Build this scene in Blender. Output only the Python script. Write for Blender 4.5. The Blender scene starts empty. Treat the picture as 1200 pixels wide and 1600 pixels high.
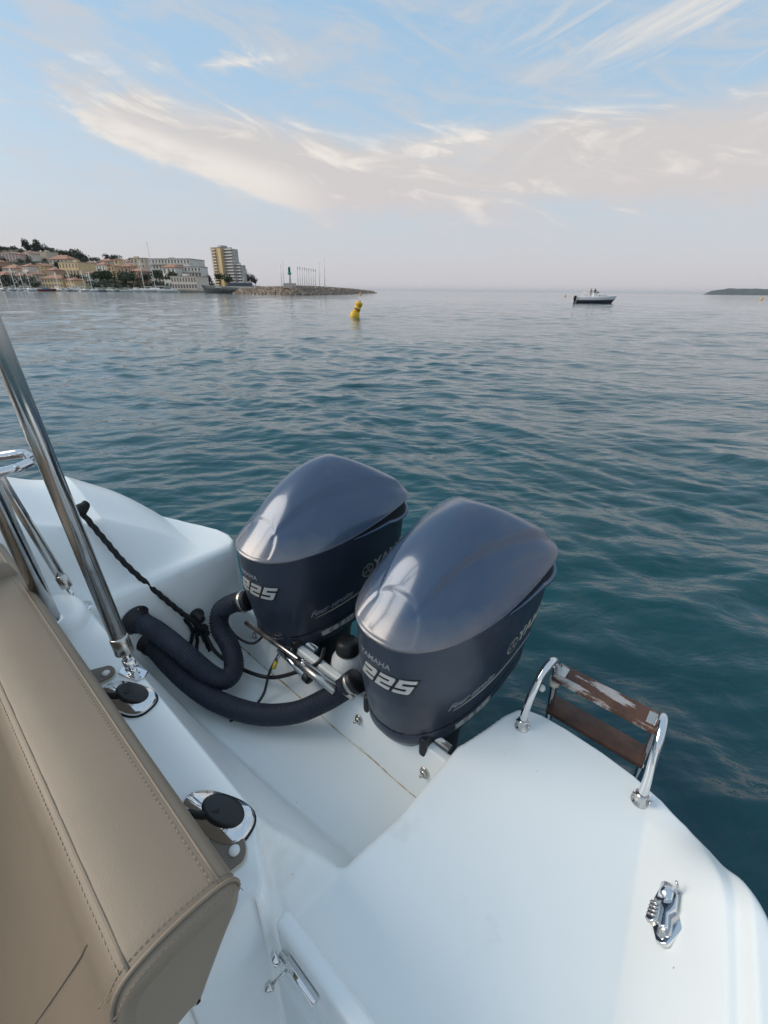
import bpy, bmesh, math, random
import numpy as np
from mathutils import Matrix, Vector, noise as mnoise

random.seed(7); rng = np.random.default_rng(11)
sc = bpy.context.scene
C = sc.collection
R_ = math.radians

# ------------------------------------------------------------------ camera
FPX = 700.0
PITCH = math.atan(345.3 / FPX)
ROLL = R_(0.6)
CAMZ = 1.9
fw = Vector((0, math.cos(PITCH), -math.sin(PITCH)))
u0 = Vector((0, math.sin(PITCH), math.cos(PITCH)))
r0 = Vector((1, 0, 0))
ri = r0 * math.cos(ROLL) + u0 * math.sin(ROLL)
up = u0 * math.cos(ROLL) - r0 * math.sin(ROLL)
cam_d = bpy.data.cameras.new('camera')
cam_d.sensor_fit = 'VERTICAL'
cam_d.sensor_height = 24
cam_d.lens = 24 * FPX / 1600
cam_d.clip_start = 0.02
cam_d.clip_end = 60000
cam = bpy.data.objects.new('camera', cam_d)
m = Matrix((ri, up, -fw)).transposed().to_4x4()
m.translation = (0, 0, CAMZ)
cam.matrix_world = m
C.objects.link(cam)
sc.camera = cam

# ------------------------------------------------------------------ sky, sun, exposure
SUN_EL, SUN_AZ = R_(32), R_(-88)          # azimuth clockwise from +Y
world = bpy.data.worlds.new('World'); sc.world = world
world.use_nodes = True
wt = world.node_tree
for n in list(wt.nodes): wt.nodes.remove(n)
wl = wt.links
def N(t, tree=None, **kw):
    n = (tree or wt).nodes.new(t)
    for k, v in kw.items(): setattr(n, k, v)
    return n
def wm(op, a, b=None, c=None, clamp=False):
    n = N('ShaderNodeMath', operation=op); n.use_clamp = clamp
    for i, v in enumerate((a, b, c)):
        if v is None: continue
        if isinstance(v, (int, float)): n.inputs[i].default_value = v
        else: wl.new(v, n.inputs[i])
    return n.outputs[0]
def wsmooth(v, lo, hi):
    n = N('ShaderNodeMapRange', interpolation_type='SMOOTHSTEP')
    wl.new(v, n.inputs[0]); n.inputs[1].default_value = lo; n.inputs[2].default_value = hi
    return n.outputs[0]
def wmix(f, a, b):
    n = N('ShaderNodeMix', data_type='RGBA')
    if isinstance(f, (int, float)): n.inputs[0].default_value = f
    else: wl.new(f, n.inputs[0])
    for i, v in ((6, a), (7, b)):
        if isinstance(v, tuple): n.inputs[i].default_value = (*v, 1)
        else: wl.new(v, n.inputs[i])
    return n.outputs[2]
sky = N('ShaderNodeTexSky', sky_type='NISHITA')
sky.sun_disc = False
sky.sun_elevation = SUN_EL
sky.sun_rotation = SUN_AZ
sky.altitude = 0; sky.air_density = 1.0; sky.dust_density = 1.6; sky.ozone_density = 1.6
tc = N('ShaderNodeTexCoord')
sep = N('ShaderNodeSeparateXYZ'); wl.new(tc.outputs['Generated'], sep.inputs[0])
X, Y, Zc = sep.outputs
el = wm('MULTIPLY', wm('ARCSINE', Zc), 57.2958)             # elevation, degrees
az = wm('MULTIPLY', wm('ARCTAN2', X, Y), 57.2958)           # azimuth, degrees
def wnoise(vec, scale, detail=6, rough=.55, dist=0.0):
    n = N('ShaderNodeTexNoise'); n.inputs['Scale'].default_value = scale
    n.inputs['Detail'].default_value = detail; n.inputs['Roughness'].default_value = rough
    n.inputs['Distortion'].default_value = dist
    wl.new(vec, n.inputs['Vector']); return n.outputs['Fac']
def wvec(x, y, z=0.0):
    n = N('ShaderNodeCombineXYZ')
    for i, v in enumerate((x, y, z)):
        if isinstance(v, (int, float)): n.inputs[i].default_value = v
        else: wl.new(v, n.inputs[i])
    return n.outputs[0]
# cloud sheets: a wide bank of altostratus low over the sea with wisps above it
sl = wm('ADD', el, wm('MULTIPLY', az, 0.16))                # streaks lean up to the left
v1 = wvec(wm('MULTIPLY', az, 0.045), wm('MULTIPLY', sl, 0.15), 3.1)
n1 = wnoise(v1, 1.0, 8, .56, .5)
v2 = wvec(wm('MULTIPLY', az, 0.10), wm('MULTIPLY', sl, 0.42), 7.7)
n2 = wnoise(v2, 1.0, 7, .6, .9)
v3 = wvec(wm('MULTIPLY', az, 0.05), wm('MULTIPLY', wm('SUBTRACT', el, wm('MULTIPLY', az, .35)), 0.35), 1.2)
n3 = wnoise(v3, 1.0, 7, .6, .6)
# the bank: its middle climbs to the left
elc = wm('SUBTRACT', 10.4, wm('MULTIPLY', wm('MINIMUM', wm('ADD', az, 4), 0.0), 0.20))
dlt = wm('SUBTRACT', el, elc)
hwd = wm('ADD', 5.6, wm('MULTIPLY', wm('MAXIMUM', wm('MINIMUM', az, 40), -40), 0.055))
bank = wm('SUBTRACT', 1.0, wm('DIVIDE', wm('ABSOLUTE', dlt), hwd))
nlow = wnoise(wvec(wm('MULTIPLY', az, .02), wm('MULTIPLY', el, .02), 9.0), 1.0, 2, .5)
ends = wsmooth(wm('ADD', az, wm('MULTIPLY', wm('SUBTRACT', n1, .5), 14)), -33, -24)
bank = wm('MULTIPLY', bank, ends)
puff = wm('SUBTRACT', 1.0, wm('ADD', wm('ABSOLUTE', wm('DIVIDE', wm('ADD', az, 15.5), 6.0)), wm('ABSOLUTE', wm('DIVIDE', wm('SUBTRACT', wm('SUBTRACT', el, 18.0), wm('MULTIPLY', wm('ADD', az, 15.5), .16)), 1.9))))
mk = wm('ADD', wm('MULTIPLY', bank, .66), wm('MULTIPLY', wm('SUBTRACT', n1, .5), 1.5))
low_edge = wm('MULTIPLY', wsmooth(wm('DIVIDE', dlt, hwd), .0, -.5), wsmooth(az, -4, -13))      # the lower left edge is thick and catches the light
mk = wm('ADD', mk, wm('ADD', wm('MULTIPLY', wm('SUBTRACT', n2, .5), .55), wm('MULTIPLY', wm('MULTIPLY', low_edge, wsmooth(bank, .05, .4)), .30)))
pk = wm('ADD', wm('MULTIPLY', puff, .5), wm('MULTIPLY', wm('SUBTRACT', n2, .5), 1.4))
m4 = wsmooth(pk, .10, .55)
m1 = wsmooth(mk, 0.04, 0.56)
m2 = wm('MULTIPLY', wsmooth(n2, .40, .74), wsmooth(el, 3, 12))
m3 = wm('MULTIPLY', wsmooth(n3, .46, .68), wm('MULTIPLY', wsmooth(el, 8, 16), wsmooth(az, -10, 25)))
mask = wm('MAXIMUM', wm('MAXIMUM', wm('MULTIPLY', m1, .88), wm('MULTIPLY', m4, .9)), wm('MAXIMUM', wm('MULTIPLY', m2, .55), wm('MULTIPLY', m3, .75)))
rim = wm('MULTIPLY', wm('MAXIMUM', wsmooth(n2, .48, .68), wm('MULTIPLY', low_edge, wsmooth(n1, .38, .55))), wsmooth(mk, .08, .40))
rim = wm('MAXIMUM', rim, wm('MAXIMUM', m4, wm('MULTIPLY', m3, .7)))
CS = 2.20                                                     # cloud radiance before the world strength
SKYGAIN = 0.43
hs = N('ShaderNodeHueSaturation'); hs.inputs['Saturation'].default_value = 1.0; hs.inputs['Value'].default_value = SKYGAIN
wl.new(sky.outputs[0], hs.inputs['Color'])
ccol = wmix(wm('MULTIPLY', rim, .8), (.645 * CS, .60 * CS, .575 * CS), (.95 * CS, .87 * CS, .77 * CS))
veil_c = wmix(wsmooth(el, 6, 24), (.49 * CS, .61 * CS, .70 * CS), (.355 * CS, .555 * CS, .735 * CS))
veil = wmix(.80, hs.outputs[0], veil_c)      # milky veil of high cirrus over the whole sky
skyc = wmix(mask, veil, ccol)
# thin sea haze low down
hz = wm('SUBTRACT', 1.0, wsmooth(el, -1, 15))
skyc = wmix(wm('MULTIPLY', hz, .85), skyc, (.62 * CS, .58 * CS, .60 * CS))
bg = N('ShaderNodeBackground'); bg.inputs['Strength'].default_value = 0.15
wl.new(skyc, bg.inputs['Color'])
wo = N('ShaderNodeOutputWorld'); wl.new(bg.outputs[0], wo.inputs['Surface'])

sun_d = bpy.data.lights.new('sun', 'SUN'); sun_d.energy = 0.72; sun_d.angle = R_(40); sun_d.color = (1, .87, .70)
sun = bpy.data.objects.new('sun', sun_d); C.objects.link(sun)
sv = Vector((math.sin(SUN_AZ) * math.cos(SUN_EL), math.cos(SUN_AZ) * math.cos(SUN_EL), math.sin(SUN_EL)))
sun.rotation_euler = sv.to_track_quat('Z', 'Y').to_euler()
sun.location = (0, 0, 60)

sc.view_settings.view_transform = 'Standard'
sc.view_settings.look = 'None'
sc.view_settings.gamma = 1
sc.view_settings.exposure = 1.65
sc.render.engine = 'CYCLES'
sc.cycles.max_bounces = 8

# ------------------------------------------------------------------ materials
MATS = {}
def mat(name, base, rough=.5, metal=0.0, var=.0, vscale=8.0, bump=0.0, bscale=40.0, coat=0.0, dirt=None, dscale=3.0, dlo=.55, dhi=.75, ior=1.5, sheen=0.0, rvar=0.0, dmap=None):
    if name in MATS: return MATS[name]
    mt = bpy.data.materials.new(name); mt.use_nodes = True
    t = mt.node_tree; b = t.nodes['Principled BSDF']; L = t.links
    b.inputs['Base Color'].default_value = (*base, 1); b.inputs['Roughness'].default_value = rough
    b.inputs['Metallic'].default_value = metal; b.inputs['Coat Weight'].default_value = coat
    b.inputs['Coat Roughness'].default_value = .08
    b.inputs['IOR'].default_value = ior
    b.inputs['Sheen Weight'].default_value = sheen
    tcn = N('ShaderNodeTexCoord', t)
    col = None
    if var:
        n = N('ShaderNodeTexNoise', t); n.inputs['Scale'].default_value = vscale; n.inputs['Detail'].default_value = 6
        L.new(tcn.outputs['Object'], n.inputs['Vector'])
        r = N('ShaderNodeMapRange', t); r.inputs[1].default_value = .3; r.inputs[2].default_value = .7
        r.inputs[3].default_value = 1 - var; r.inputs[4].default_value = 1 + var
        L.new(n.outputs['Fac'], r.inputs[0])
        h = N('ShaderNodeHueSaturation', t); h.inputs['Color'].default_value = (*base, 1)
        L.new(r.outputs[0], h.inputs['Value']); L.new(h.outputs[0], b.inputs['Base Color']); col = h.outputs[0]
    if dirt:
        n = N('ShaderNodeTexNoise', t); n.inputs['Scale'].default_value = dscale; n.inputs['Detail'].default_value = 8; n.inputs['Roughness'].default_value = .65
        if dmap:
            mp = N('ShaderNodeMapping', t); mp.inputs['Scale'].default_value = dmap; L.new(tcn.outputs['Object'], mp.inputs[0]); L.new(mp.outputs[0], n.inputs['Vector'])
        else: L.new(tcn.outputs['Object'], n.inputs['Vector'])
        r = N('ShaderNodeMapRange', t); r.inputs[1].default_value = dlo; r.inputs[2].default_value = dhi
        L.new(n.outputs['Fac'], r.inputs[0])
        mx = N('ShaderNodeMix', t, data_type='RGBA'); L.new(r.outputs[0], mx.inputs[0])
        if col: L.new(col, mx.inputs[6])
        else: mx.inputs[6].default_value = (*base, 1)
        mx.inputs[7].default_value = (*dirt, 1)
        L.new(mx.outputs[2], b.inputs['Base Color'])
    if rvar:
        n = N('ShaderNodeTexNoise', t); n.inputs['Scale'].default_value = 14; n.inputs['Detail'].default_value = 5
        L.new(tcn.outputs['Object'], n.inputs['Vector'])
        r = N('ShaderNodeMapRange', t); r.inputs[1].default_value = .35; r.inputs[2].default_value = .65
        r.inputs[3].default_value = max(.02, rough - rvar); r.inputs[4].default_value = rough + rvar
        L.new(n.outputs['Fac'], r.inputs[0]); L.new(r.outputs[0], b.inputs['Roughness'])
    if bump:
        n = N('ShaderNodeTexNoise', t); n.inputs['Scale'].default_value = bscale; n.inputs['Detail'].default_value = 5
        L.new(tcn.outputs['Object'], n.inputs['Vector'])
        bp = N('ShaderNodeBump', t); bp.inputs['Strength'].default_value = bump; bp.inputs['Distance'].default_value = .01
        L.new(n.outputs['Fac'], bp.inputs['Height']); L.new(bp.outputs[0], b.inputs['Normal'])
    MATS[name] = mt
    return mt

M_GEL = mat('gelcoat', (.88, .905, .90), .26, var=.02, vscale=2.5, bump=.02, bscale=18, dirt=(.62, .60, .53), dscale=2.2, dlo=.58, dhi=.85)
def add_specks(mt, scale, thr, col):
    t = mt.node_tree; L = t.links; b = t.nodes['Principled BSDF']; src = b.inputs['Base Color'].links[0].from_socket
    tcn = N('ShaderNodeTexCoord', t); vo = N('ShaderNodeTexVoronoi', t); vo.inputs['Scale'].default_value = scale
    L.new(tcn.outputs['Object'], vo.inputs['Vector'])
    r = N('ShaderNodeMapRange', t); r.inputs[1].default_value = thr; r.inputs[2].default_value = thr * .5
    L.new(vo.outputs['Distance'], r.inputs[0])
    # only a few of the cells carry a speck
    sp = N('ShaderNodeSeparateColor', t); L.new(vo.outputs['Color'], sp.inputs[0])
    g = N('ShaderNodeMath', t, operation='GREATER_THAN'); L.new(sp.outputs[0], g.inputs[0]); g.inputs[1].default_value = .55
    m_ = N('ShaderNodeMath', t, operation='MULTIPLY'); L.new(r.outputs[0], m_.inputs[0]); L.new(g.outputs[0], m_.inputs[1])
    mx = N('ShaderNodeMix', t, data_type='RGBA'); L.new(m_.outputs[0], mx.inputs[0]); L.new(src, mx.inputs[6]); mx.inputs[7].default_value = (*col, 1)
    L.new(mx.outputs[2], b.inputs['Base Color'])
add_specks(M_GEL, 13, .03, (.30, .27, .22))
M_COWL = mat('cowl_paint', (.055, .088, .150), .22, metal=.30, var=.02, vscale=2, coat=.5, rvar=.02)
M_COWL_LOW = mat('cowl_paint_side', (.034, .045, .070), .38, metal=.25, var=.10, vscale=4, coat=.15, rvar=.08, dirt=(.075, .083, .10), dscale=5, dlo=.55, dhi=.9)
M_BLACK = mat('black_plastic', (.012, .013, .015), .45, var=.2)
M_BLACK_MATT = mat('black_rubber', (.010, .011, .013), .7, bump=.15, bscale=90)
M_NAVY_HOSE = mat('navy_hose', (.018, .025, .042), .62, var=.15, vscale=20, bump=.2, bscale=120, dirt=(.05, .05, .055), dscale=9, dlo=.6, dhi=.9)
M_STEEL = mat('stainless_steel', (.62, .61, .60), .16, metal=1, rvar=.06)
M_CHROME = mat('chrome', (.75, .75, .76), .07, metal=1, rvar=.03)
M_STEEL_BRUSHED = mat('brushed_steel', (.55, .53, .50), .3, metal=1, rvar=.1)
M_VINYL = mat('taupe_vinyl', (.255, .200, .145), .50, var=.05, vscale=4, bump=.06, bscale=260, dirt=(.18, .14, .105), dscale=6, dlo=.62, dhi=.95)
M_THREAD = mat('stitch_thread', (.33, .265, .20), .7)
M_TEAK = mat('teak', (.105, .048, .030), .6, var=.35, vscale=18, bump=.3, bscale=60, dirt=(.46, .42, .40), dscale=8, dlo=.50, dhi=.56, dmap=(4.5, .8, 1))
M_WHITE = mat('white_plastic', (.78, .78, .76), .4)
M_SILVER = mat('silver_letter', (.62, .62, .60), .3, metal=.4)
M_SILVER_DULL = mat('silver_decal', (.24, .26, .28), .5)
M_GOLD_DULL = mat('pale_decal', (.42, .40, .34), .5)
M_LABEL = mat('label_paper', (.55, .54, .52), .55, dirt=(.25, .25, .26), dscale=60, dlo=.5, dhi=.55)
M_ROPE = mat('black_rope', (.012, .013, .015), .85, bump=.3, bscale=200)
M_RUST = mat('rust_stain', (.50, .38, .24), .7, var=.15, vscale=25, dirt=(.72, .68, .60), dscale=16, dlo=.45, dhi=.6)

# ------------------------------------------------------------------ mesh helpers
BOAT_AZ = R_(41.5)
BROT = R_(90) - BOAT_AZ
BM = Matrix.Translation((0, 0, CAMZ)) @ Matrix.Rotation(BROT, 4, 'Z')   # boat frame: x aft, y starboard, z up, origin at eye height

def mesh_obj(name, verts, faces, material, parent=None, smooth=True, base=(0, 0, 0)):
    me = bpy.data.meshes.new(name)
    v = np.asarray(verts, float)
    if base is not None: v = v - np.asarray(base, float)
    me.from_pydata(v.tolist(), [], faces if isinstance(faces, list) else faces.tolist())
    me.update()
    if smooth: me.polygons.foreach_set('use_smooth', [True] * len(me.polygons))
    if material: me.materials.append(material)
    o = bpy.data.objects.new(name, me); C.objects.link(o)
    if parent: o.parent = parent
    return o
def tag(o, label=None, cat=None, group=None, kind=None):
    if label: o['label'] = label
    if cat: o['category'] = cat
    if group: o['group'] = group
    if kind: o['kind'] = kind
    return o
class Thing:
    """an Empty at the base of a thing; parts are given in the boat frame (or the world frame) and re-based"""
    def __init__(s, name, base, label, cat, group=None, frame=BM):
        s.base = tuple(base)
        s.o = bpy.data.objects.new(name, None); C.objects.link(s.o)
        s.o.empty_display_size = .1
        s.o.matrix_world = frame @ Matrix.Translation(base)
        tag(s.o, label, cat, group)
    def part(s, name, vf, material, parent=None, smooth=True):
        return mesh_obj(name, vf[0], vf[1], material, parent or s.o, smooth, s.base)
WORLD = Matrix.Identity(4)
def single(name, vf, material, base, label, cat, group=None, frame=BM, smooth=True):
    o = mesh_obj(name, vf[0], vf[1], material, None, smooth, base)
    o.matrix_world = frame @ Matrix.Translation(base)
    return tag(o, label, cat, group)
def join(*vfs):
    V = []; Fc = []
    for v, f in vfs:
        k = len(V); V += [tuple(x) for x in v]; Fc += [[i + k for i in q] for q in f]
    return V, Fc
def spline(pts, n=10):
    P = [Vector(p) for p in pts]; P = [P[0] * 2 - P[1]] + P + [P[-1] * 2 - P[-2]]
    out = []
    for i in range(1, len(P) - 2):
        for k in range(n):
            t = k / n; a, b, c, d = P[i - 1:i + 3]
            out.append(.5 * ((2 * b) + (c - a) * t + (2 * a - 5 * b + 4 * c - d) * t * t + (3 * b - a - 3 * c + d) * t ** 3))
    out.append(P[-2]); return out
def tube(pts, r, sides=14, caps=True, rfun=None, thfun=None):
    P = [Vector(p) for p in pts]; V = []; Fc = []
    T = [(P[min(i + 1, len(P) - 1)] - P[max(i - 1, 0)]).normalized() for i in range(len(P))]
    nrm = T[0].orthogonal().normalized(); L = 0
    for i, p in enumerate(P):
        if i: L += (p - P[i - 1]).length
        nrm = (nrm - T[i] * nrm.dot(T[i])).normalized(); bi = T[i].cross(nrm)
        rr = r if rfun is None else r * rfun(L)
        for k in range(sides):
            th = 2 * math.pi * k / sides
            q = rr * (1 if thfun is None else thfun(th, L))
            V.append(p + (nrm * math.cos(th) + bi * math.sin(th)) * q)
    n = len(P)
    for i in range(n - 1):
        for k in range(sides):
            a = i * sides + k; b = i * sides + (k + 1) % sides
            Fc.append([a, b, b + sides, a + sides])
    if caps:
        Fc.append(list(range(sides))[::-1]); Fc.append(list(range((n - 1) * sides, n * sides)))
    return [tuple(v) for v in V], Fc
def rod(a, b, r, sides=12): return tube([a, b], r, sides)
def lathe(prof, center, axis, sides=24, ref=None, sx=1.0, sy=1.0):
    """prof: (radius, height) pairs along axis"""
    ax = Vector(axis).normalized(); n = (Vector(ref) - ax * Vector(ref).dot(ax)).normalized() if ref else ax.orthogonal().normalized()
    b = ax.cross(n); c = Vector(center); V = []; Fc = []
    for r, h in prof:
        for k in range(sides):
            t = 2 * math.pi * k / sides
            V.append(tuple(c + ax * h + (n * math.cos(t) * sx + b * math.sin(t) * sy) * r))
    m_ = len(prof)
    for i in range(m_ - 1):
        for k in range(sides):
            a = i * sides + k; d = i * sides + (k + 1) % sides
            Fc.append([a, d, d + sides, a + sides])
    Fc.append(list(range(sides))[::-1]); Fc.append(list(range((m_ - 1) * sides, m_ * sides)))
    return V, Fc
def box(c, size, bev=0.0, rot=None, seg=2):
    bm = bmesh.new(); bmesh.ops.create_cube(bm, size=1)
    for v in bm.verts: v.co = Vector((v.co.x * size[0], v.co.y * size[1], v.co.z * size[2]))
    if bev: bmesh.ops.bevel(bm, geom=bm.edges[:], offset=bev, segments=seg, affect='EDGES', profile=.5)
    if rot is not None: bmesh.ops.transform(bm, matrix=rot, verts=bm.verts[:])
    V = [tuple(v.co + Vector(c)) for v in bm.verts]; bm.verts.index_update()
    Fc = [[v.index for v in f.verts] for f in bm.faces]; bm.free(); return V, Fc
def frame_rot(x, y):
    x = Vector(x).normalized(); y = (Vector(y) - x * Vector(y).dot(x)).normalized(); z = x.cross(y)
    return Matrix((x, y, z)).transposed().to_4x4()
def prism(outline, thick, origin, ex, ey, bev=0.0):
    """outline in (ex, ey), extruded along ex x ey"""
    ex = Vector(ex).normalized(); ey = Vector(ey).normalized(); ez = ex.cross(ey); o = Vector(origin)
    bm = bmesh.new(); vs = [bm.verts.new(o + ex * x + ey * y) for x, y in outline]
    f = bm.faces.new(vs); r = bmesh.ops.extrude_face_region(bm, geom=[f])
    bmesh.ops.translate(bm, verts=[g for g in r['geom'] if isinstance(g, bmesh.types.BMVert)], vec=ez * thick)
    bmesh.ops.recalc_face_normals(bm, faces=bm.faces[:])
    if bev:
        top = [e for e in bm.edges if all((v.co - o).dot(ez) > thick * .9 for v in e.verts)]
        bmesh.ops.bevel(bm, geom=top, offset=bev, segments=3, affect='EDGES', profile=.5)
    bm.verts.index_update(); V = [tuple(v.co) for v in bm.verts]; Fc = [[v.index for v in q.verts] for q in bm.faces]; bm.free()
    return V, Fc
def grid_faces(nu, nv, wrap=False):
    i, j = np.meshgrid(np.arange(nu - 1), np.arange(nv if wrap else nv - 1), indexing='ij')
    a = i * nv + j; b = i * nv + (j + 1) % nv
    return np.stack([a, b, b + nv, a + nv], -1).reshape(-1, 4)
def sstep(x, lo, hi):
    t = np.clip((x - lo) / (hi - lo), 0, 1); return t * t * (3 - 2 * t)
def smax(a, b, k): # smooth maximum
    h = np.clip(.5 + .5 * (a - b) / k, 0, 1); return b + (a - b) * h + k * h * (1 - h)
def smin(a, b, k): return -smax(-a, -b, k)

# ------------------------------------------------------------------ sea
def make_sea():
    th = np.concatenate([np.linspace(-180, -58, 60, endpoint=False), np.linspace(-58, 58, 820, endpoint=False), np.linspace(58, 180, 61)])
    th = np.radians(th)
    r = np.concatenate([[.02, .6], np.geomspace(1.1, 120, 690), np.geomspace(125, 40000, 90)])
    Rg, Tg = np.meshgrid(r, th, indexing='ij')
    x = Rg * np.sin(Tg); y = Rg * np.cos(Tg); z = np.zeros_like(x)
    cell = np.maximum(np.gradient(r)[:, None] * np.ones_like(x), Rg * R_(116 / 820))
    n = 110
    lam = np.geomspace(.14, 6.0, n); d = R_(18) + rng.normal(0, R_(42), n); ph = rng.uniform(0, 6.28, n)
    slope = .029 * (lam / .5) ** np.where(lam < .5, .05, -.62)
    # slow patches so that calm and ruffled water alternate
    patch = .8 + .28 * np.sin(.23 * x + .11 * y + 1.0) + .25 * np.sin(.09 * x - .31 * y + .4)
    wx = x + .35 * np.sin(.9 * y + .5 * x) ; wy = y + .35 * np.sin(.8 * x - .4 * y + 1)
    for i in range(n):
        k = 2 * math.pi / lam[i]
        fade = np.clip((lam[i] / cell - 3) / 3, 0, 1)
        if fade.max() == 0: continue
        s = np.sin(k * (wx * math.sin(d[i]) + wy * math.cos(d[i])) + ph[i])
        z += fade * slope[i] / k * (s + .25 * s * s) * (patch if lam[i] < 3 else 1)
    z -= 0.5 * (Rg > 30000) * 0
    V = np.stack([x, y, z], -1).reshape(-1, 3)
    Fc = grid_faces(len(r), len(th))
    mt = bpy.data.materials.new('sea_water'); mt.use_nodes = True
    t = mt.node_tree; b = t.nodes['Principled BSDF']; L = t.links
    b.inputs['Base Color'].default_value = (.0002, .052, .066, 1)
    b.inputs['Roughness'].default_value = .06; b.inputs['IOR'].default_value = 1.37
    ge = N('ShaderNodeNewGeometry', t)
    def bumpn(scale, sx, sy, strength, dist, prev=None, detail=4):
        mp = N('ShaderNodeMapping', t); mp.inputs['Scale'].default_value = (sx, sy, 1); mp.inputs['Rotation'].default_value = (0, 0, R_(-14))
        L.new(ge.outputs['Position'], mp.inputs[0])
        n = N('ShaderNodeTexNoise', t); n.inputs['Scale'].default_value = scale; n.inputs['Detail'].default_value = detail
        n.inputs['Distortion'].default_value = .6
        L.new(mp.outputs[0], n.inputs['Vector'])
        bn = N('ShaderNodeBump', t); bn.inputs['Strength'].default_value = strength; bn.inputs['Distance'].default_value = dist
        L.new(n.outputs['Fac'], bn.inputs['Height'])
        if prev: L.new(prev, bn.inputs['Normal'])
        return bn.outputs[0]
    n0 = bumpn(.5, .6, 1.4, .42, .30, None, 4)
    n1 = bumpn(2.8, .6, 1.3, .6, .05, n0)
    n2 = bumpn(7, .7, 1.2, .42, .014, n1)
    n3 = bumpn(19, .7, 1.2, .3, .005, n2)
    L.new(n3, b.inputs['Normal']); L.new(n3, b.inputs['Coat Normal'])
    b.inputs['Coat Weight'].default_value = .25; b.inputs['Coat IOR'].default_value = 1.33; b.inputs['Coat Roughness'].default_value = .05
    o = mesh_obj('sea', V, Fc, mt)
    tag(o, kind='structure'); o['label'] = 'teal sea with small ripples reaching the horizon'
make_sea()

# ------------------------------------------------------------------ the motorboat we stand on
boat = Thing('motorboat', (0, 0, 0), 'white motorboat stern with engine well, platform and cockpit bulkhead', 'motorboat')
CL = 1.03                                                     # centre line (starboard coordinate)
OUT = np.array([(-3.0, -.42), (-1.0, -.42), (.0, -.40), (.45, -.365), (.66, -.335), (.82, -.29), (.93, -.245), (1.02, -.203), (1.085, -.150), (1.127, -.083), (1.155, .0), (1.170, .1), (1.177, .22), (1.174, .30), (1.163, .342), (1.138, .376), (1.08, .400), (1.0, .418), (.93, .436), (.90, .446),
                (.886, .455), (.880, .48), (.880, 1.70), (.885, 1.735), (.90, 1.75), (.93, 1.79), (.945, 1.86), (.935, 1.95), (.90, 2.05), (.84, 2.16), (.76, 2.25), (.6, 2.34), (.3, 2.41), (0, 2.45), (-1, 2.48), (-3, 2.48)])
def poly_sd(px, py, poly):
    d = np.full(px.shape, 1e9); ins = np.zeros(px.shape, bool); n = len(poly)
    for i in range(n):
        x1, y1 = poly[i]; x2, y2 = poly[(i + 1) % n]
        ex, ey = x2 - x1, y2 - y1; wx, wy = px - x1, py - y1
        t = np.clip((wx * ex + wy * ey) / (ex * ex + ey * ey + 1e-12), 0, 1)
        d = np.minimum(d, (wx - ex * t) ** 2 + (wy - ey * t) ** 2)
        c = ((y1 > py) != (y2 > py)); xs = (x2 - x1) * (py - y1) / (y2 - y1 + 1e-12) + x1
        ins ^= c & (px < xs)
    d = np.sqrt(d); return np.where(ins, -d, d)
def edge_drop(sd, r, k=25.0):
    """rounded shoulder of radius r then a steep side"""
    q = np.clip(sd + r, 0, None)
    arc = r - np.sqrt(np.clip(r * r - np.minimum(q, r * .97) ** 2, 0, None))
    return arc + np.clip(q - r * .97, 0, None) * k
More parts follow.
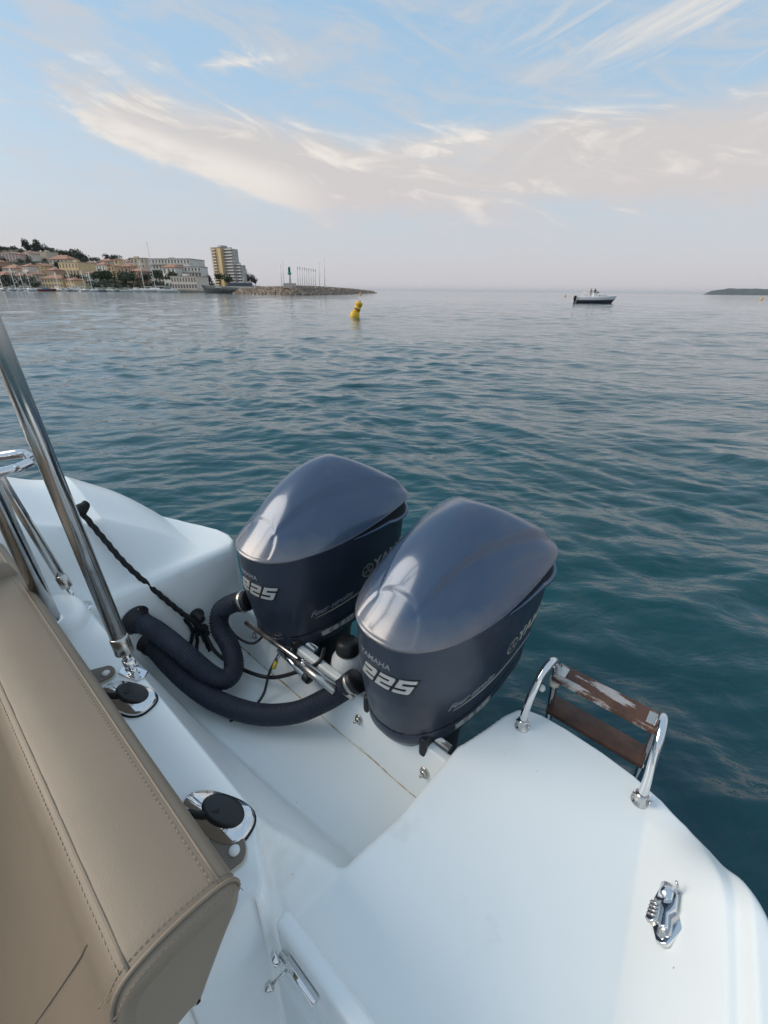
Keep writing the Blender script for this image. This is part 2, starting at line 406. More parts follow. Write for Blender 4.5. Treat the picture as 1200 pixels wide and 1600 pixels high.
def deck_height(a, s):
    sd = poly_sd(a, s, OUT)
    # floor of the engine well, port platform, starboard block
    z = np.full(a.shape, -1.56) + .02 * sstep(a, .55, .8) * 0
    # transom: inner face and top
    tr = np.minimum(-1.36, -1.53 + (a - .795) * 3.4)
    tr = smin(tr, np.full(a.shape, -1.36), .01)
    tr = np.where((s > .3) & (s < 1.85), tr, -1.6)
    z = smax(z, tr, .012)
    # port platform
    sdp = (s - (.455 + .022 * sstep(a, .62, .42) + .045 * sstep(a, .46, .32) ** 2)) / 1.0
    sdp = sdp + .045 * sstep(a, 1.0, 1.15) * 0
    pl = -1.30 - edge_drop(sdp, .022, 20)
    # raised quarter on the port side
    zg = -1.295 + .175 * sstep(a, 1.13, .82)
    seam = -.054 - (1.065 - a) * .13
    top = seam - .115 - .02 * sstep(a, 1.1, .7)
    t = np.clip((seam - s) / (seam - top), 0, 1)
    q = -1.30 + (zg + 1.30) * (t * t * (3 - 2 * t) * .25 + t * .75)
    q = q + .030 * sstep(seam - s, .150, .172) * sstep(a, 1.10, .78)
    pl = np.where(s < seam, q - (pl * 0), pl)
    # slope in the platform rising to the cockpit threshold
    pl = pl + .02 * sstep(a, .36, .24) * sstep(s, -.1, .1)
    z = smax(z, pl, .02)
    # bulkhead between cockpit and well
    bz = np.full(a.shape, -1.0)
    aft = -1.0 - np.clip(a - .250, -.2, None) * (2.15 + 1.15 * np.clip((s - .6) / 1.1, 0, 1))
    bz = smin(bz, aft, .008)
    w_ = sstep(a, .175, .25)
    endp = .452 + .105 * w_
    sl = -1.0 - np.clip(endp - s, -.3, None) * (16 - 12.2 * w_)
    bz = smin(bz, sl, .022 + .05 * w_)
    fwdp = -1.0 - np.clip(.00 - a, -.2, None) * 30
    bz = np.minimum(bz, fwdp)
    z = smax(z, bz, .018 + .03 * sstep(s, .62, .50) * sstep(a, .2, .28))
    # starboard block and gunwale
    rise = -1.085 + .09 * sstep(s, 1.9, 2.3) * sstep(a, .95, .6) + .22 * np.clip((.78 - a) / .32, 0, 1) * sstep(s, 1.80, 1.98) + .10 * sstep(a, .40, .10) * sstep(s, 1.75, 1.95)
    sb = rise - edge_drop(1.735 - s, .045, 22)
    z = smax(z, sb, .03)
    boss = -.955 - edge_drop(np.sqrt(((a - .165) / 1.0) ** 2 + ((s - 1.60) / 1.5) ** 2) - .085, .03, 6)
    z = smax(z, boss, .02)
    # cockpit sole forward of the gate
    ck = (a < .165) & (s < .455)
    z = np.where(ck, np.minimum(z, -1.75), z)
    z = np.where((a < .02) & (s < 2.05), -1.75, z)
    # outer edge
    z = z - edge_drop(sd, .016, 40)
    return z, sd
def make_deck():
    a = np.concatenate([np.arange(-2.6, -.3, .06), np.arange(-.3, 1.215, .005)])
    s = np.arange(-.47, 2.53, .005)
    Ag, Sg = np.meshgrid(a, s, indexing='ij')
    z, sd = deck_height(Ag, Sg)
    z = np.maximum(z, -2.15)
    V = np.stack([Ag, Sg, z], -1).reshape(-1, 3)
    Fc = grid_faces(len(a), len(s))
    zz = z.reshape(-1)
    keep = (zz[Fc] > -2.14).any(1)
    Fc = Fc[keep]
    idx = np.full(len(V), -1); used = np.unique(Fc); idx[used] = np.arange(len(used))
    return boat.part('deck', (V[used], idx[Fc]), M_GEL)
deck = make_deck()

# unseen console and helm seat added to shade the cockpit; then the bench
boat.part('unseen_shade_console', box((-2.7, 1.03, -1.15), (1.3, 1.5, 1.25), .12, seg=4), M_GEL)
boat.part('unseen_shade_seat', box((-1.6, 1.2, -1.05), (.45, 1.0, .75), .08, seg=4), M_VINYL)
boat.part('seat_base', box((-.014, 1.225, -1.42), (.08, 1.53, .74), .006), M_GEL)
boat.part('seat', box((-.62, 1.22, -1.50), (.72, 1.62, .16), .03, seg=3), M_VINYL)
# gate across the walkway, with its barrel bolt
g = box((.198, .02, -1.285), (.036, .82, .41), .012, seg=3)
gate = boat.part('gate', g, M_GEL)
boat.part('slide_bolt', join(box((.172, .345, -1.135), (.014, .085, .022), .003), rod((.170, .40, -1.130), (.170, .30, -1.130), .007), lathe([(.012, 0), (.014, .004), (.012, .012)], (.163, .40, -1.13), (-1, .2, 0), 12)), M_CHROME, gate)
boat.part('bolt_toggle', join(rod((.165, .375, -1.14), (.135, .385, -1.155), .0028), lathe([(.003, 0), (.009, .003), (.009, .012), (.004, .016)], (.137, .384, -1.154), (-1, .3, -.5), 12)), M_STEEL, gate)

# bolts through the transom
for s in (1.52, 1.206, .839, .529):
    zz = -1.45; aa = .818
    nx = Vector((-.96, 0, .28)).normalized()
    p = Vector((aa, s, zz))
    w = boat.part('transom_bolt', join(lathe([(.019, -.004), (.019, .003), (.012, .004)], p, nx, 18), lathe([(.0115, .003), (.0115, .012)], p, nx, 6), lathe([(.006, .012), (.006, .026)], p, nx, 10)), M_STEEL_BRUSHED)

# rust-stained joint along the foot of the transom
def rust():
    V = []; Fc = []; n = 150
    for i in range(n):
        s = .47 + (1.62 - .47) * i / (n - 1)
        w = .0012 + .0022 * abs(mnoise.noise((s * 9, 0, 0))) + .005 * max(0, mnoise.noise((s * 23, 4, 0)) - .1)
        c = .786 + .003 * mnoise.noise((s * 6, 2, 0))
        for dx in (-w, w):
            hz = deck_height(np.array([c + dx]), np.array([s]))[0][0]
            V.append((c + dx, s, hz + .0015))
    for i in range(n - 1): Fc.append([2 * i, 2 * i + 1, 2 * i + 3, 2 * i + 2])
    boat.part('joint_stain', (V, Fc), M_RUST)
rust()

# rod holders with rubber caps
def rod_holder(a, s, yaw, cap_s):
    z0 = -1.0
    c, sn = math.cos(yaw), math.sin(yaw)
    def P(x, y, z): return (a + x * c - y * sn, s + x * sn + y * c, z0 + z)
    def plate(sx, sy, z, h):
        prof = []
        V = []; n = 40
        rings = [(1.0, 0), (1.0, h * .6), (.94, h), (.0, h * 1.25)]
        for k, hh in rings:
            for i in range(n):
                t = 2 * math.pi * i / n
                r = 1 / ((abs(math.cos(t)) ** 2.6 + abs(math.sin(t)) ** 2.6) ** (1 / 2.6))
                V.append(P(sx * k * r * math.cos(t) * (1 - .22 * math.sin(t)), sy * k * r * math.sin(t), z + hh))
        return V, [[j * n + i, j * n + (i + 1) % n, (j + 1) * n + (i + 1) % n, (j + 1) * n + i] for j in range(len(rings) - 1) for i in range(n)]
    h = boat.part('rod_holder', plate(.042, .084, .004, .012), M_CHROME)
    boat.part('gasket', plate(.0445, .087, .0, .005), M_BLACK_MATT, h)
    # cap: a thick disc over the mouth, hinged by a strap
    ctr = Vector(P(.008, cap_s * .014, .019)); ax = Vector((.16, -.06, 1)).normalized()
    boat.part('cap', lathe([(.024, -.012), (.035, -.008), (.036, .0), (.034, .004), (.027, .006), (.0, .007)], ctr, ax, 32, ref=P(1, 0, -z0) if False else (c, sn, 0), sx=.86, sy=1.42), M_BLACK, h)
    st = spline([P(-.022, .052, .016), P(-.022, .03, .022), P(-.012, .01, .022), P(0, -.01, .022)], 5)
    V, Fc = tube(st, .0075, 10); boat.part('cap_strap', (V, Fc), M_BLACK_MATT, h)
    for q in (-1, 1):
        boat.part('screw', lathe([(.006, 0), (.006, .002), (.003, .003)], P(-.022, q * .052 + .01, .0165), (0, 0, 1), 12), M_STEEL_BRUSHED, h)
rod_holder(.192, .632, R_(19), -1)
rod_holder(.190, 1.09, R_(19), -1)

# latch on the port quarter
def latch():
    n = Vector((0.0, .62, .78)).normalized(); ex = Vector((-1, 0, .02)).normalized(); ex = (ex - n * ex.dot(n)).normalized(); ey = n.cross(ex)
    def onf(a, s): return Vector((a, s, deck_height(np.array([a]), np.array([s]))[0][0]))
    o = onf(.785, -.150)
    hexo = [(-.055, -.026), (-.045, -.034), (.02, -.034), (.062, -.012), (.066, 0), (.062, .012), (.02, .034), (-.045, .034), (-.055, .026)]
    p = boat.part('stern_latch', prism(hexo, .010, o - n * .002, ex, ey, .003), M_CHROME)
    ol = [(-.050, .016), (-.05, -.022), (-.012, -.03), (.026, -.022), (.044, -.004), (.040, .010), (.012, .006), (-.004, .018)]
    boat.part('hook_plate', prism(ol, .010, o + n * .016 + ey * .004, ex, ey, .003), M_CHROME, p)
    boat.part('barrel', rod(o + n * .022 - ex * .050 - ey * .002, o + n * .022 - ex * .018 - ey * .002 , .016, 20), M_CHROME, p)
    boat.part('thumb_lever', prism([(-.014, -.012), (.03, -.014), (.036, 0), (.026, .010), (-.012, .010)], .012, o + n * .024 + ex * .012 - ey * .012, ex, ey, .003), M_STEEL, p)
    for k in range(4):
        c = o + n * .037 + ex * (.006 + k * .009) - ey * .013
        boat.part('grip_rib', box(c, (.003, .02, .003), 0, frame_rot(ex, ey)), M_STEEL, p)
    boat.part('pin', rod(o + n * .02 - ex * .045 + ey * .02, o + n * .045 - ex * .05 + ey * .024, .003, 8), M_STEEL, p)
latch()

# ------------------------------------------------------------------ backrest cushion on the bulkhead
def cushion():
    th = Thing('backrest_cushion', (.05, .41, -1.0), 'long taupe vinyl backrest cushion strapped over the white cockpit bulkhead', 'cushion')
    prof = [(.036, -1.0), (.062, -.955), (.098, -.895), (.122, -.860), (.131, -.838), (.128, -.820), (.118, -.808), (.100, -.800), (.06, -.793), (.02, -.792), (-.012, -.797), (-.026, -.802), (-.040, -.812), (-.052, -.832), (-.060, -.862), (-.070, -.90), (-.12, -1.04), (-.20, -1.25), (-.27, -1.44), (-.20, -1.50), (-.06, -1.25), (-.012, -1.01)]
    pr = [tuple(q)[:2] for q in spline([(x, z, 0) for x, z in prof + prof[:1]], 4)][:-1]
    c = (sum(x for x, z in pr) / len(pr), -.93)
    rows = []
    S = [.392, .396, .404, .420, .445] + list(np.linspace(.5, 2.02, 60))
    ins = [.022, .012, .005, .0010, 0] + [0] * 60
    V = []
    for s, i_ in zip(S, ins):
        row = []
        for k, (x, z) in enumerate(pr):
            dx, dz = pr[(k + 1) % len(pr)][0] - pr[k - 1][0], pr[(k + 1) % len(pr)][1] - pr[k - 1][1]
            l = math.hypot(dx, dz) + 1e-9; nx, nz = dz / l, -dx / l     # inward for this winding
            w = .0008 * mnoise.noise((x * 9, s * 4, z * 9)) + .0003 * mnoise.noise((x * 30, s * 14, z * 30))
            # wrinkles gather along the seams
            w += .0003 * math.sin(s * 160 + 3 * mnoise.noise((s * 8, 0, 1))) * math.exp(-((x + .02) / .02) ** 2)
            row.append((x + nx * (w - i_), s, z + nz * (w - i_)))
        V += row
    n = len(pr)
    Fc = [[j * n + i, j * n + (i + 1) % n, (j + 1) * n + (i + 1) % n, (j + 1) * n + i] for j in range(len(S) - 1) for i in range(n)]
    kk = len(V); V += V[:n]; Fc.append(list(range(kk, kk + n))[::-1])
    body = th.part('cover', (V, Fc), M_VINYL)
    def seam(pts, name='seam', r=.0017): return th.part(name, tube(pts, r, 6), M_VINYL, body)
    def stitches(pts, step=.0075):
        P = spline(pts, 40) if len(pts) > 2 else [Vector(pts[0]).lerp(Vector(pts[1]), i / 400) for i in range(401)]
        segs = []; acc = 0; start = P[0]; on = True
        for a, b in zip(P, P[1:]):
            acc += (b - a).length
            if acc > (step * .65 if on else step * .35):
                if on: segs.append(rod(start, b, .0007, 4))
                start = b; on = not on; acc = 0
        o = th.part('stitching', join(*segs), M_THREAD, body); tag(o, kind='stuff')
    top = [(x, z) for x, z in pr if z > -.905 and x < .1305]
    top.sort(key=lambda q: -math.atan2(q[1] + .93, q[0] - .03) if False else 0)
    k0 = max(range(len(pr)), key=lambda k: pr[k][0]); walk = [pr[(k0 + k) % n] for k in range(n)]
    def surf_x(x):                                     # height of the top side at x
        q = [w for w in walk if w[1] > -.87]; q.sort(); return float(np.interp(x, [a for a, b in q], [b for a, b in q]))
    def along(x, s0=.425, s1=1.95, lift=.0008): return [(x, s0 + (s1 - s0) * k / 30, surf_x(x) + lift) for k in range(31)]
    for x in (-.024, .108): seam(along(x, .41, 2.0, .0002), r=.0022)
    for x in (-.034, .098): stitches([along(x)[0], along(x)[-1]])
    rim = [w for w in walk if w[1] > -.90 and w[0] > -.075][::2]
    seam([(x, .413, z) for x, z in rim], 'end_piping', .0036)
    stitches([(x, .426, z + .0007) for x, z in rim if z > -.84]); stitches([(x, .401, z - .006) for x, z in rim if z > -.84])
    fr = [w for w in walk if w[0] < -.045 and w[1] > -1.35 and w[1] < -.83]; fr.sort(key=lambda q: -q[1])
    seam([(x - .0004, .505 + (-.83 - z) * .46, z) for x, z in fr], 'panel_seam', .0018)
    # straps with white snap buttons
    for s0, wdt, lean in ((.565, .062, .028), (1.235, .055, .02)):
        ol = []
        for i in range(13):
            t = math.pi * i / 12
            ol.append((.058 + .020 * math.sin(t), wdt / 2 * -math.cos(t)))
        ol = [(-.02, -wdt * .75)] + [(.02, -wdt * .62)] + ol + [(.02, wdt * .62), (-.02, wdt * .75)]
        ex = Vector((1, -lean * 12, -.02)).normalized(); ey = Vector((lean * 12, 1, 0)).normalized()
        st = th.part('strap', prism(ol, .004, (.128, s0, -.992), ex, ey, .001), mat('strap_vinyl', (.17, .135, .105), .55, var=.05))
        th.part('strap_lining', prism([(x * 1.0 + .002, y * 1.04 - .001) for x, y in ol], .002, (.128, s0, -.9945), ex, ey), mat('strap_back', (.55, .5, .4), .7), st)
        th.part('snap_button', lathe([(.011, 0), (.011, .003), (.008, .006), (0, .0065)], Vector((.128, s0, -.988)) + ex * .056 - ey * .006, (0, 0, 1), 20), M_WHITE, st)
cushion()
def side_bolster():
    pts = []
    V = []; n = 20
    path = spline([(.10, 1.70, -.86), (.02, 1.66, -.82), (-.10, 1.64, -.76), (-.3, 1.66, -.70), (-.9, 1.70, -.66)], 8)
    P = path
    rings = []
    for i, p in enumerate(P):
        t = (P[min(i + 1, len(P) - 1)] - P[max(i - 1, 0)]); t.z = 0; t.normalize(); sd = Vector((-t.y, t.x, 0))
        for k in range(n):
            a = 2 * math.pi * k / n
            rr = 1 / ((abs(math.cos(a)) ** 3.5 + abs(math.sin(a)) ** 3.5) ** (1 / 3.5))
            e = min(1, .55 + i * .25)
            V.append(tuple(p + sd * (.075 * e * rr * math.cos(a)) + Vector((0, 0, 1)) * (.13 * e * rr * math.sin(a) - .04)))
    m_ = len(P)
    Fc = [[j * n + i, j * n + (i + 1) % n, (j + 1) * n + (i + 1) % n, (j + 1) * n + i] for j in range(m_ - 1) for i in range(n)] + [list(range(n))[::-1], list(range((m_ - 1) * n, m_ * n))]
    single('side_cushion', (V, Fc), M_VINYL, (.1, 1.7, -.95), 'taupe vinyl side bolster rising behind the steel poles at left edge', 'cushion')
side_bolster()

# ------------------------------------------------------------------ stainless awning frame
def awning():
    th = Thing('awning_frame', (.234, 1.182, -1.0), 'polished stainless tube frame of awning with hinged feet on white bulkhead', 'awning frame')
    # long pole that crosses the left edge of the view
    f = Vector((.236, 1.178, -.975)); d = (Vector((.226, 1.281, -.424)) - f)
    d.normalize()
    pl = th.part('pole', rod(f + d * .075, f + d * 2.2, .0215, 28), M_STEEL)
    th.part('pole_collar', lathe([(.0220, 0), (.0245, .004), (.0245, .05), (.022, .056)], f + d * .045, d, 28), M_STEEL_BRUSHED, pl)
    th.part('pole_fork', join(rod(f, f + d * .06, .011, 14), box(f + d * .012, (.024, .030, .034), .005, frame_rot(d, (1, 0, 0)))), M_CHROME, pl)
    th.part('hinge_foot', join(prism([(-.036, -.020), (.036, -.020), (.045, 0), (.036, .020), (-.036, .020), (-.045, 0)], .006, (.236, 1.172, -1.0), Vector((.35, -1, 0)), Vector((1, .35, 0)), .002),
         box((.236, 1.170, -.985), (.018, .045, .030), .005), rod((.22, 1.172, -.978), (.255, 1.172, -.978), .006, 10)), M_CHROME, pl)
    # second, nearer pole
    f2 = Vector((.146, 1.535, -.965)); d2 = (Vector((.122, 1.46, -.47)) - f2).normalized()
    p2 = th.part('pole', rod(f2, f2 + d2 * 2.0, .0225, 28), M_STEEL)
    th.part('flange', join(lathe([(.048, 0), (.048, .004), (.044, .007), (.026, .009), (.024, .03)], (f2.x, f2.y, -.972), (0, 0, 1), 28)), M_CHROME, p2)
    for k in range(3):
        t = k * 2.09 + .4
        th.part('screw', lathe([(.006, 0), (.006, .003), (.003, .004)], (f2.x + .036 * math.cos(t), f2.y + .036 * math.sin(t), -.966), (0, 0, 1), 12), M_STEEL_BRUSHED, p2)
    # slim strut
    f3 = Vector((.236, 1.685, -.985)); d3 = (Vector((.190, 1.871, -.589)) - f3).normalized()
    p3 = th.part('strut', rod(f3 + d3 * .05, f3 + d3 * 1.2, .0155, 20), M_STEEL)
    th.part('strut_collar', lathe([(.016, 0), (.0185, .003), (.0185, .045), (.016, .048)], f3 + d3 * .035, d3, 20), M_STEEL_BRUSHED, p3)
    th.part('strut_foot', join(rod(f3 - d3 * .02, f3 + d3 * .04, .007, 12), box(f3 - d3 * .005, (.02, .03, .02), .004), lathe([(.034, 0), (.034, .004), (.02, .007)], (f3.x + .01, f3.y, -1.05), (0, 0, 1), 24, sx=1.4), lathe([(.012, 0), (.012, .03)], (f3.x + .0, f3.y, -1.05), (0, 0, 1), 12)), M_CHROME, p3)
    # grab loop further off
    lp = spline([(.224, 1.475, -.415), (.212, 1.49, -.402), (.166, 1.53, -.408), (.06, 1.62, -.425), (-.06, 1.66, -.435), (-.12, 1.60, -.435), (-.06, 1.50, -.43), (.06, 1.46, -.428), (.17, 1.44, -.424), (.219, 1.452, -.418)], 8)
    th.part('grab_loop', tube(lp, .0125, 16), M_CHROME)
awning()

# ------------------------------------------------------------------ hoses, cables, rope
def hose(pts, r, label, base):
    P = spline(pts, 60)
    L = sum((b - a).length for a, b in zip(P, P[1:]))
    def rf(l): return 1 + (.028 + .03 * max(0, min(1, (l - L + .30) / .12))) * math.cos(l * 2 * math.pi / .0105)
    n = int(L / .0016)
    # resample evenly
    acc = [0]
    for a, b in zip(P, P[1:]): acc.append(acc[-1] + (b - a).length)
    Q = []; j = 0
    for i in range(n + 1):
        t = L * i / n
        while j < len(P) - 2 and acc[j + 1] < t: j += 1
        w = (t - acc[j]) / max(1e-9, acc[j + 1] - acc[j]); Q.append(P[j].lerp(P[j + 1], min(1, w)))
    th = Thing('rigging_hose', base, label, 'hose', 'navy rigging hoses running from the locker to the engines')
    th.part('sleeve', tube(Q, r, 20, rfun=rf), M_NAVY_HOSE)
    d = (Vector(pts[1]) - Vector(pts[0])).normalized(); d = Vector((d.x * .35, d.y, d.z * .35)).normalized()
    fl = th.part('flange', lathe([(r * 1.62, 0), (r * 1.62, .006), (r * 1.5, .011), (r * 1.18, .014), (r * 1.15, .03)], Vector(pts[0]) - d * .004, d, 30), M_BLACK)
    for k in range(4):
        t = k * math.pi / 2 + .6; e = d.orthogonal().normalized(); g2 = d.cross(e)
        th.part('screw', lathe([(.004, 0), (.004, .002)], Vector(pts[0]) + d * .008 + (e * math.cos(t) + g2 * math.sin(t)) * r * 1.42, d, 8), M_STEEL_BRUSHED, fl)
    e1, e0 = Vector(pts[-1]), Vector(pts[-2]); de = (e1 - e0).normalized()
    th.part('end_collar', lathe([(r * 1.05, -.05), (r * 1.14, -.045), (r * 1.14, 0), (r * 1.05, .004)], e1, de, 24), M_BLACK)
    th.part('clamp', join(lathe([(r * 1.16, -.03), (r * 1.18, -.028), (r * 1.18, -.018), (r * 1.16, -.016)], e1, de, 24), box(e1 - de * .024 - Vector((0, 0, r * 1.25)), (.016, .012, .022), .002)), M_STEEL_BRUSHED)
HR = .041
hose([(.42, 1.735, -1.235), (.440, 1.69, -1.25), (.465, 1.641, -1.28), (.502, 1.52, -1.34), (.542, 1.438, -1.42), (.584, 1.398, -1.46), (.645, 1.425, -1.465), (.682, 1.498, -1.42), (.69, 1.585, -1.36), (.722, 1.612, -1.30), (.765, 1.56, -1.25), (.80, 1.50, -1.225)], HR,
     'navy hose bending back in a U turn to the farther engine', (.42, 1.735, -1.235))
hose([(.445, 1.735, -1.375), (.452, 1.66, -1.39), (.458, 1.596, -1.415), (.482, 1.464, -1.46), (.52, 1.338, -1.49), (.592, 1.18, -1.495), (.686, 1.061, -1.475), (.77, .981, -1.42), (.825, .925, -1.36), (.855, .885, -1.31)], HR,
     'navy hose sweeping across the well to the nearer engine', (.445, 1.735, -1.375))

def twisted(pts, r, n=16):
    P = spline(pts, n)
    return tube(P, r, 12, thfun=lambda th, L: 1 + .16 * math.cos(3 * (th - L * 260 * .2)))
rope = Thing('mooring_rope', (.62, 1.73, -1.35), 'black twisted rope stretched from steel pole down to the white side', 'rope')
rope.part('line', twisted([(.395, 1.955, -.80), (.425, 1.885, -.905), (.46, 1.80, -1.018), (.542, 1.715, -1.19), (.60, 1.68, -1.30), (.655, 1.66, -1.40)], .0105, 40), M_ROPE)
rope.part('knot', join(lathe([(.0, -.03), (.018, -.024), (.026, 0), (.018, .024), (0, .03)], (.395, 1.957, -.79), (1, .3, .4), 14), lathe([(.0, -.02), (.014, -.012), (.016, 0), (.01, .016), (0, .02)], (.415, 1.955, -.775), (.2, 1, .4), 12)), M_ROPE)
rope.part('loop', join(twisted([(.60, 1.72, -1.33), (.615, 1.705, -1.40), (.60, 1.715, -1.47), (.585, 1.72, -1.53)], .0075), twisted([(.63, 1.70, -1.36), (.645, 1.68, -1.44), (.655, 1.66, -1.52)], .0075), twisted([(.63, 1.70, -1.38), (.625, 1.70, -1.46), (.60, 1.70, -1.545)], .0075)), M_ROPE)
# cable glands on the side of the block
for k, (a, z, r) in enumerate(((.655, -1.345, .034), (.665, -1.435, .030))):
    gl = boat.part('cable_gland', lathe([(r, -.012), (r, .006), (r * .9, .012), (r * .62, .014), (r * .55, .045), (r * .3, .05)], (a, 1.722, z), (0, -1, 0), 24), M_BLACK)
cb = Thing('control_cables', (.68, 1.45, -1.45), 'black control cables looping under the farther engine', 'cable')
cb.part('cable', tube(spline([(.66, 1.69, -1.435), (.66, 1.60, -1.50), (.69, 1.45, -1.515), (.74, 1.30, -1.50), (.80, 1.17, -1.42), (.85, 1.10, -1.36), (.9, 1.12, -1.33)], 14), .0085, 10), M_BLACK)
cb.part('cable', tube(spline([(.52, 1.27, -1.545), (.60, 1.25, -1.54), (.68, 1.27, -1.53), (.74, 1.30, -1.47), (.80, 1.30, -1.40), (.88, 1.33, -1.34)], 14), .006, 8), M_BLACK)
cb.part('cable', tube(spline([(.72, 1.60, -1.34), (.73, 1.52, -1.40), (.77, 1.45, -1.42), (.84, 1.42, -1.36)], 12), .006, 8), M_BLACK)
cb.part('cable_tip', rod((.755, 1.29, -1.455), (.775, 1.295, -1.43), .0085, 10), mat('yellow_plastic', (.62, .45, .05), .5))
cb.part('ferrule', rod((.775, 1.295, -1.43), (.81, 1.30, -1.395), .008, 10), M_STEEL)

# ------------------------------------------------------------------ outboard motors
def text2d(body, size, shear=0.0, xs=1.0, offset=0.0, maxlen=.012, spacing=1.0):
    cu = bpy.data.curves.new('t', 'FONT'); cu.body = body; cu.size = size; cu.shear = shear; cu.offset = offset
    cu.align_x = 'CENTER'; cu.align_y = 'CENTER'; cu.space_character = spacing; cu.resolution_u = 4
    ob = bpy.data.objects.new('t', cu); C.objects.link(ob)
    dg = bpy.context.evaluated_depsgraph_get(); me = ob.evaluated_get(dg).to_mesh()
    bm = bmesh.new(); bm.from_mesh(me); ob.evaluated_get(dg).to_mesh_clear()
    bpy.data.objects.remove(ob); bpy.data.curves.remove(cu)
    bmesh.ops.remove_doubles(bm, verts=bm.verts[:], dist=1e-5)
    bmesh.ops.triangulate(bm, faces=bm.faces[:])
    for _ in range(4):
        es = [e for e in bm.edges if e.calc_length() > maxlen]
        if not es: break
        bmesh.ops.subdivide_edges(bm, edges=es, cuts=1); bmesh.ops.triangulate(bm, faces=bm.faces[:])
    bm.verts.index_update()
    V = [(v.co.x * xs, v.co.y) for v in bm.verts]; Fc = [[v.index for v in f.verts] for f in bm.faces]
    B = [[e.verts[0].index, e.verts[1].index] for e in bm.edges if len(e.link_faces) == 1]
    bm.free(); return V, Fc, B
DIG = {'2': [(0, 0), (1, 0), (1, .2), (.3, .2), (.3, .4), (1, .4), (1, .92), (.9, 1), (0, 1), (0, .8), (.7, .8), (.7, .6), (0, .6), (0, .08)],
       '5': [(0, 0), (.9, 0), (1, .08), (1, .6), (.3, .6), (.3, .8), (1, .8), (1, 1), (0, 1), (0, .4), (.7, .4), (.7, .2), (0, .2)]}
def digits2d(txt, w, h, gap, shear, grow=0.0):
    bm = bmesh.new(); tot = len(txt) * w + (len(txt) - 1) * gap
    for i, ch in enumerate(txt):
        P = [Vector((x * w, y * h)) for x, y in DIG[ch]]; n = len(P); Q = []
        for k in range(n):
            e1 = (P[k] - P[k - 1]).normalized(); e2 = (P[(k + 1) % n] - P[k]).normalized()
            n1 = Vector((e1.y, -e1.x)); n2 = Vector((e2.y, -e2.x)); q = (n1 + n2); q = q / max(.3, q.dot(n1)) if q.length > 1e-4 else n1
            Q.append(P[k] + q * grow)
        bm.faces.new([bm.verts.new((-tot / 2 + i * (w + gap) + q.x + shear * (q.y - h / 2), q.y - h / 2, 0)) for q in Q])
    bm.normal_update(); bmesh.ops.triangulate(bm, faces=bm.faces[:])
    for _ in range(4):
        es = [e for e in bm.edges if e.calc_length() > .014]
        if not es: break
        bmesh.ops.subdivide_edges(bm, edges=es, cuts=1); bmesh.ops.triangulate(bm, faces=bm.faces[:])
    bm.verts.index_update()
    V = [(v.co.x, v.co.y) for v in bm.verts]; Fc = [[v.index for v in f.verts] for f in bm.faces]
    B = [[e.verts[0].index, e.verts[1].index] for e in bm.edges if len(e.link_faces) == 1]
    bm.free(); return V, Fc, B
def poly2d(outline, nsub=1):
    V = [tuple(p) for p in outline]; return V, [list(range(len(V)))], [[i, (i + 1) % len(V)] for i in range(len(V))]
def strip2d(fn, n, w):
    V = []; Fc = []
    for i in range(n + 1):
        x, y, q = fn(i / n); V += [(x, y - w * q / 2), (x, y + w * q / 2)]
    for i in range(n): Fc.append([2 * i, 2 * i + 2, 2 * i + 3, 2 * i + 1])
    B = [[2 * i, 2 * i + 2] for i in range(n)] + [[2 * i + 1, 2 * i + 3] for i in range(n)]
    return V, Fc, B

# cowl: local frame x aft, y starboard, z up; z = 0 at the mounting bolts (-1.45 in the boat frame)
XF, XR, HW = -.075, .650, .254
NT = 240
def outline():
    xs = []
    for i in range(NT):
        t = 2 * math.pi * i / NT          # t = 0 front, pi rear, positive towards port (-y)
        c, s_ = math.cos(t), math.sin(t)
        e = 2.35 if c > 0 else 4.2
        r = (abs(c) ** e + abs(s_) ** e) ** (-1 / e)
        xc = .47
        x = xc - r * c * ((xc - XF) if c > 0 else (XR - xc))
        y = -r * s_ * HW
        y *= 1 - .03 * max(0, (x - .47) / .2) ** 2
        xs.append((x, y))
    return np.array(xs)
OL = outline()
SPL_F, SPL_R = .535, .650               # split line height, front and rear
BOT_F, BOT_R = .135, .235
def zsplit(x):
    t = np.clip((x - XF) / (XR - XF), 0, 1); return SPL_F + (SPL_R - SPL_F) * (t ** 1.0) + .02 * np.sin(np.pi * t) * -1
def zbot(x):
    t = np.clip((x - XF) / (XR - XF), 0, 1); return BOT_F + (BOT_R - BOT_F) * t ** 1.4
CX = .27
def side_scale(t):                      # t 0 bottom, 1 split line
    return .865 + .135 * np.sin(np.clip(t, 0, 1) * math.pi / 2) ** .9
def side_point(i_f, t, off=0.0):
    """point on the lower cowl at fractional outline index and height fraction t"""
    i_f = np.asarray(i_f) % NT; i0 = np.floor(i_f).astype(int); w = i_f - i0
    ox = OL[i0 % NT] * (1 - w)[..., None] + OL[(i0 + 1) % NT] * w[..., None]
    nx = OL[(i0 + 2) % NT] - OL[(i0 - 1) % NT]
    nrm = np.stack([-nx[..., 1], nx[..., 0]], -1); nrm /= np.linalg.norm(nrm, axis=-1, keepdims=True)
    sgn = np.sign((nrm * (ox - np.array([CX, 0]))).sum(-1, keepdims=True)); nrm = nrm * sgn
    k = side_scale(t)
    x = CX + (ox[..., 0] - CX) * (k * .5 + .5 * np.minimum(1, k + .05)) ; y = ox[..., 1] * k
    zb, zs = zbot(ox[..., 0]), zsplit(ox[..., 0])
    z = zb + (zs - zb) * t
    return np.stack([x + nrm[..., 0] * off, y + nrm[..., 1] * off, z], -1)
ARC = np.concatenate([[0], np.cumsum(np.linalg.norm(np.diff(np.vstack([OL, OL[:1]]), axis=0), axis=1))])
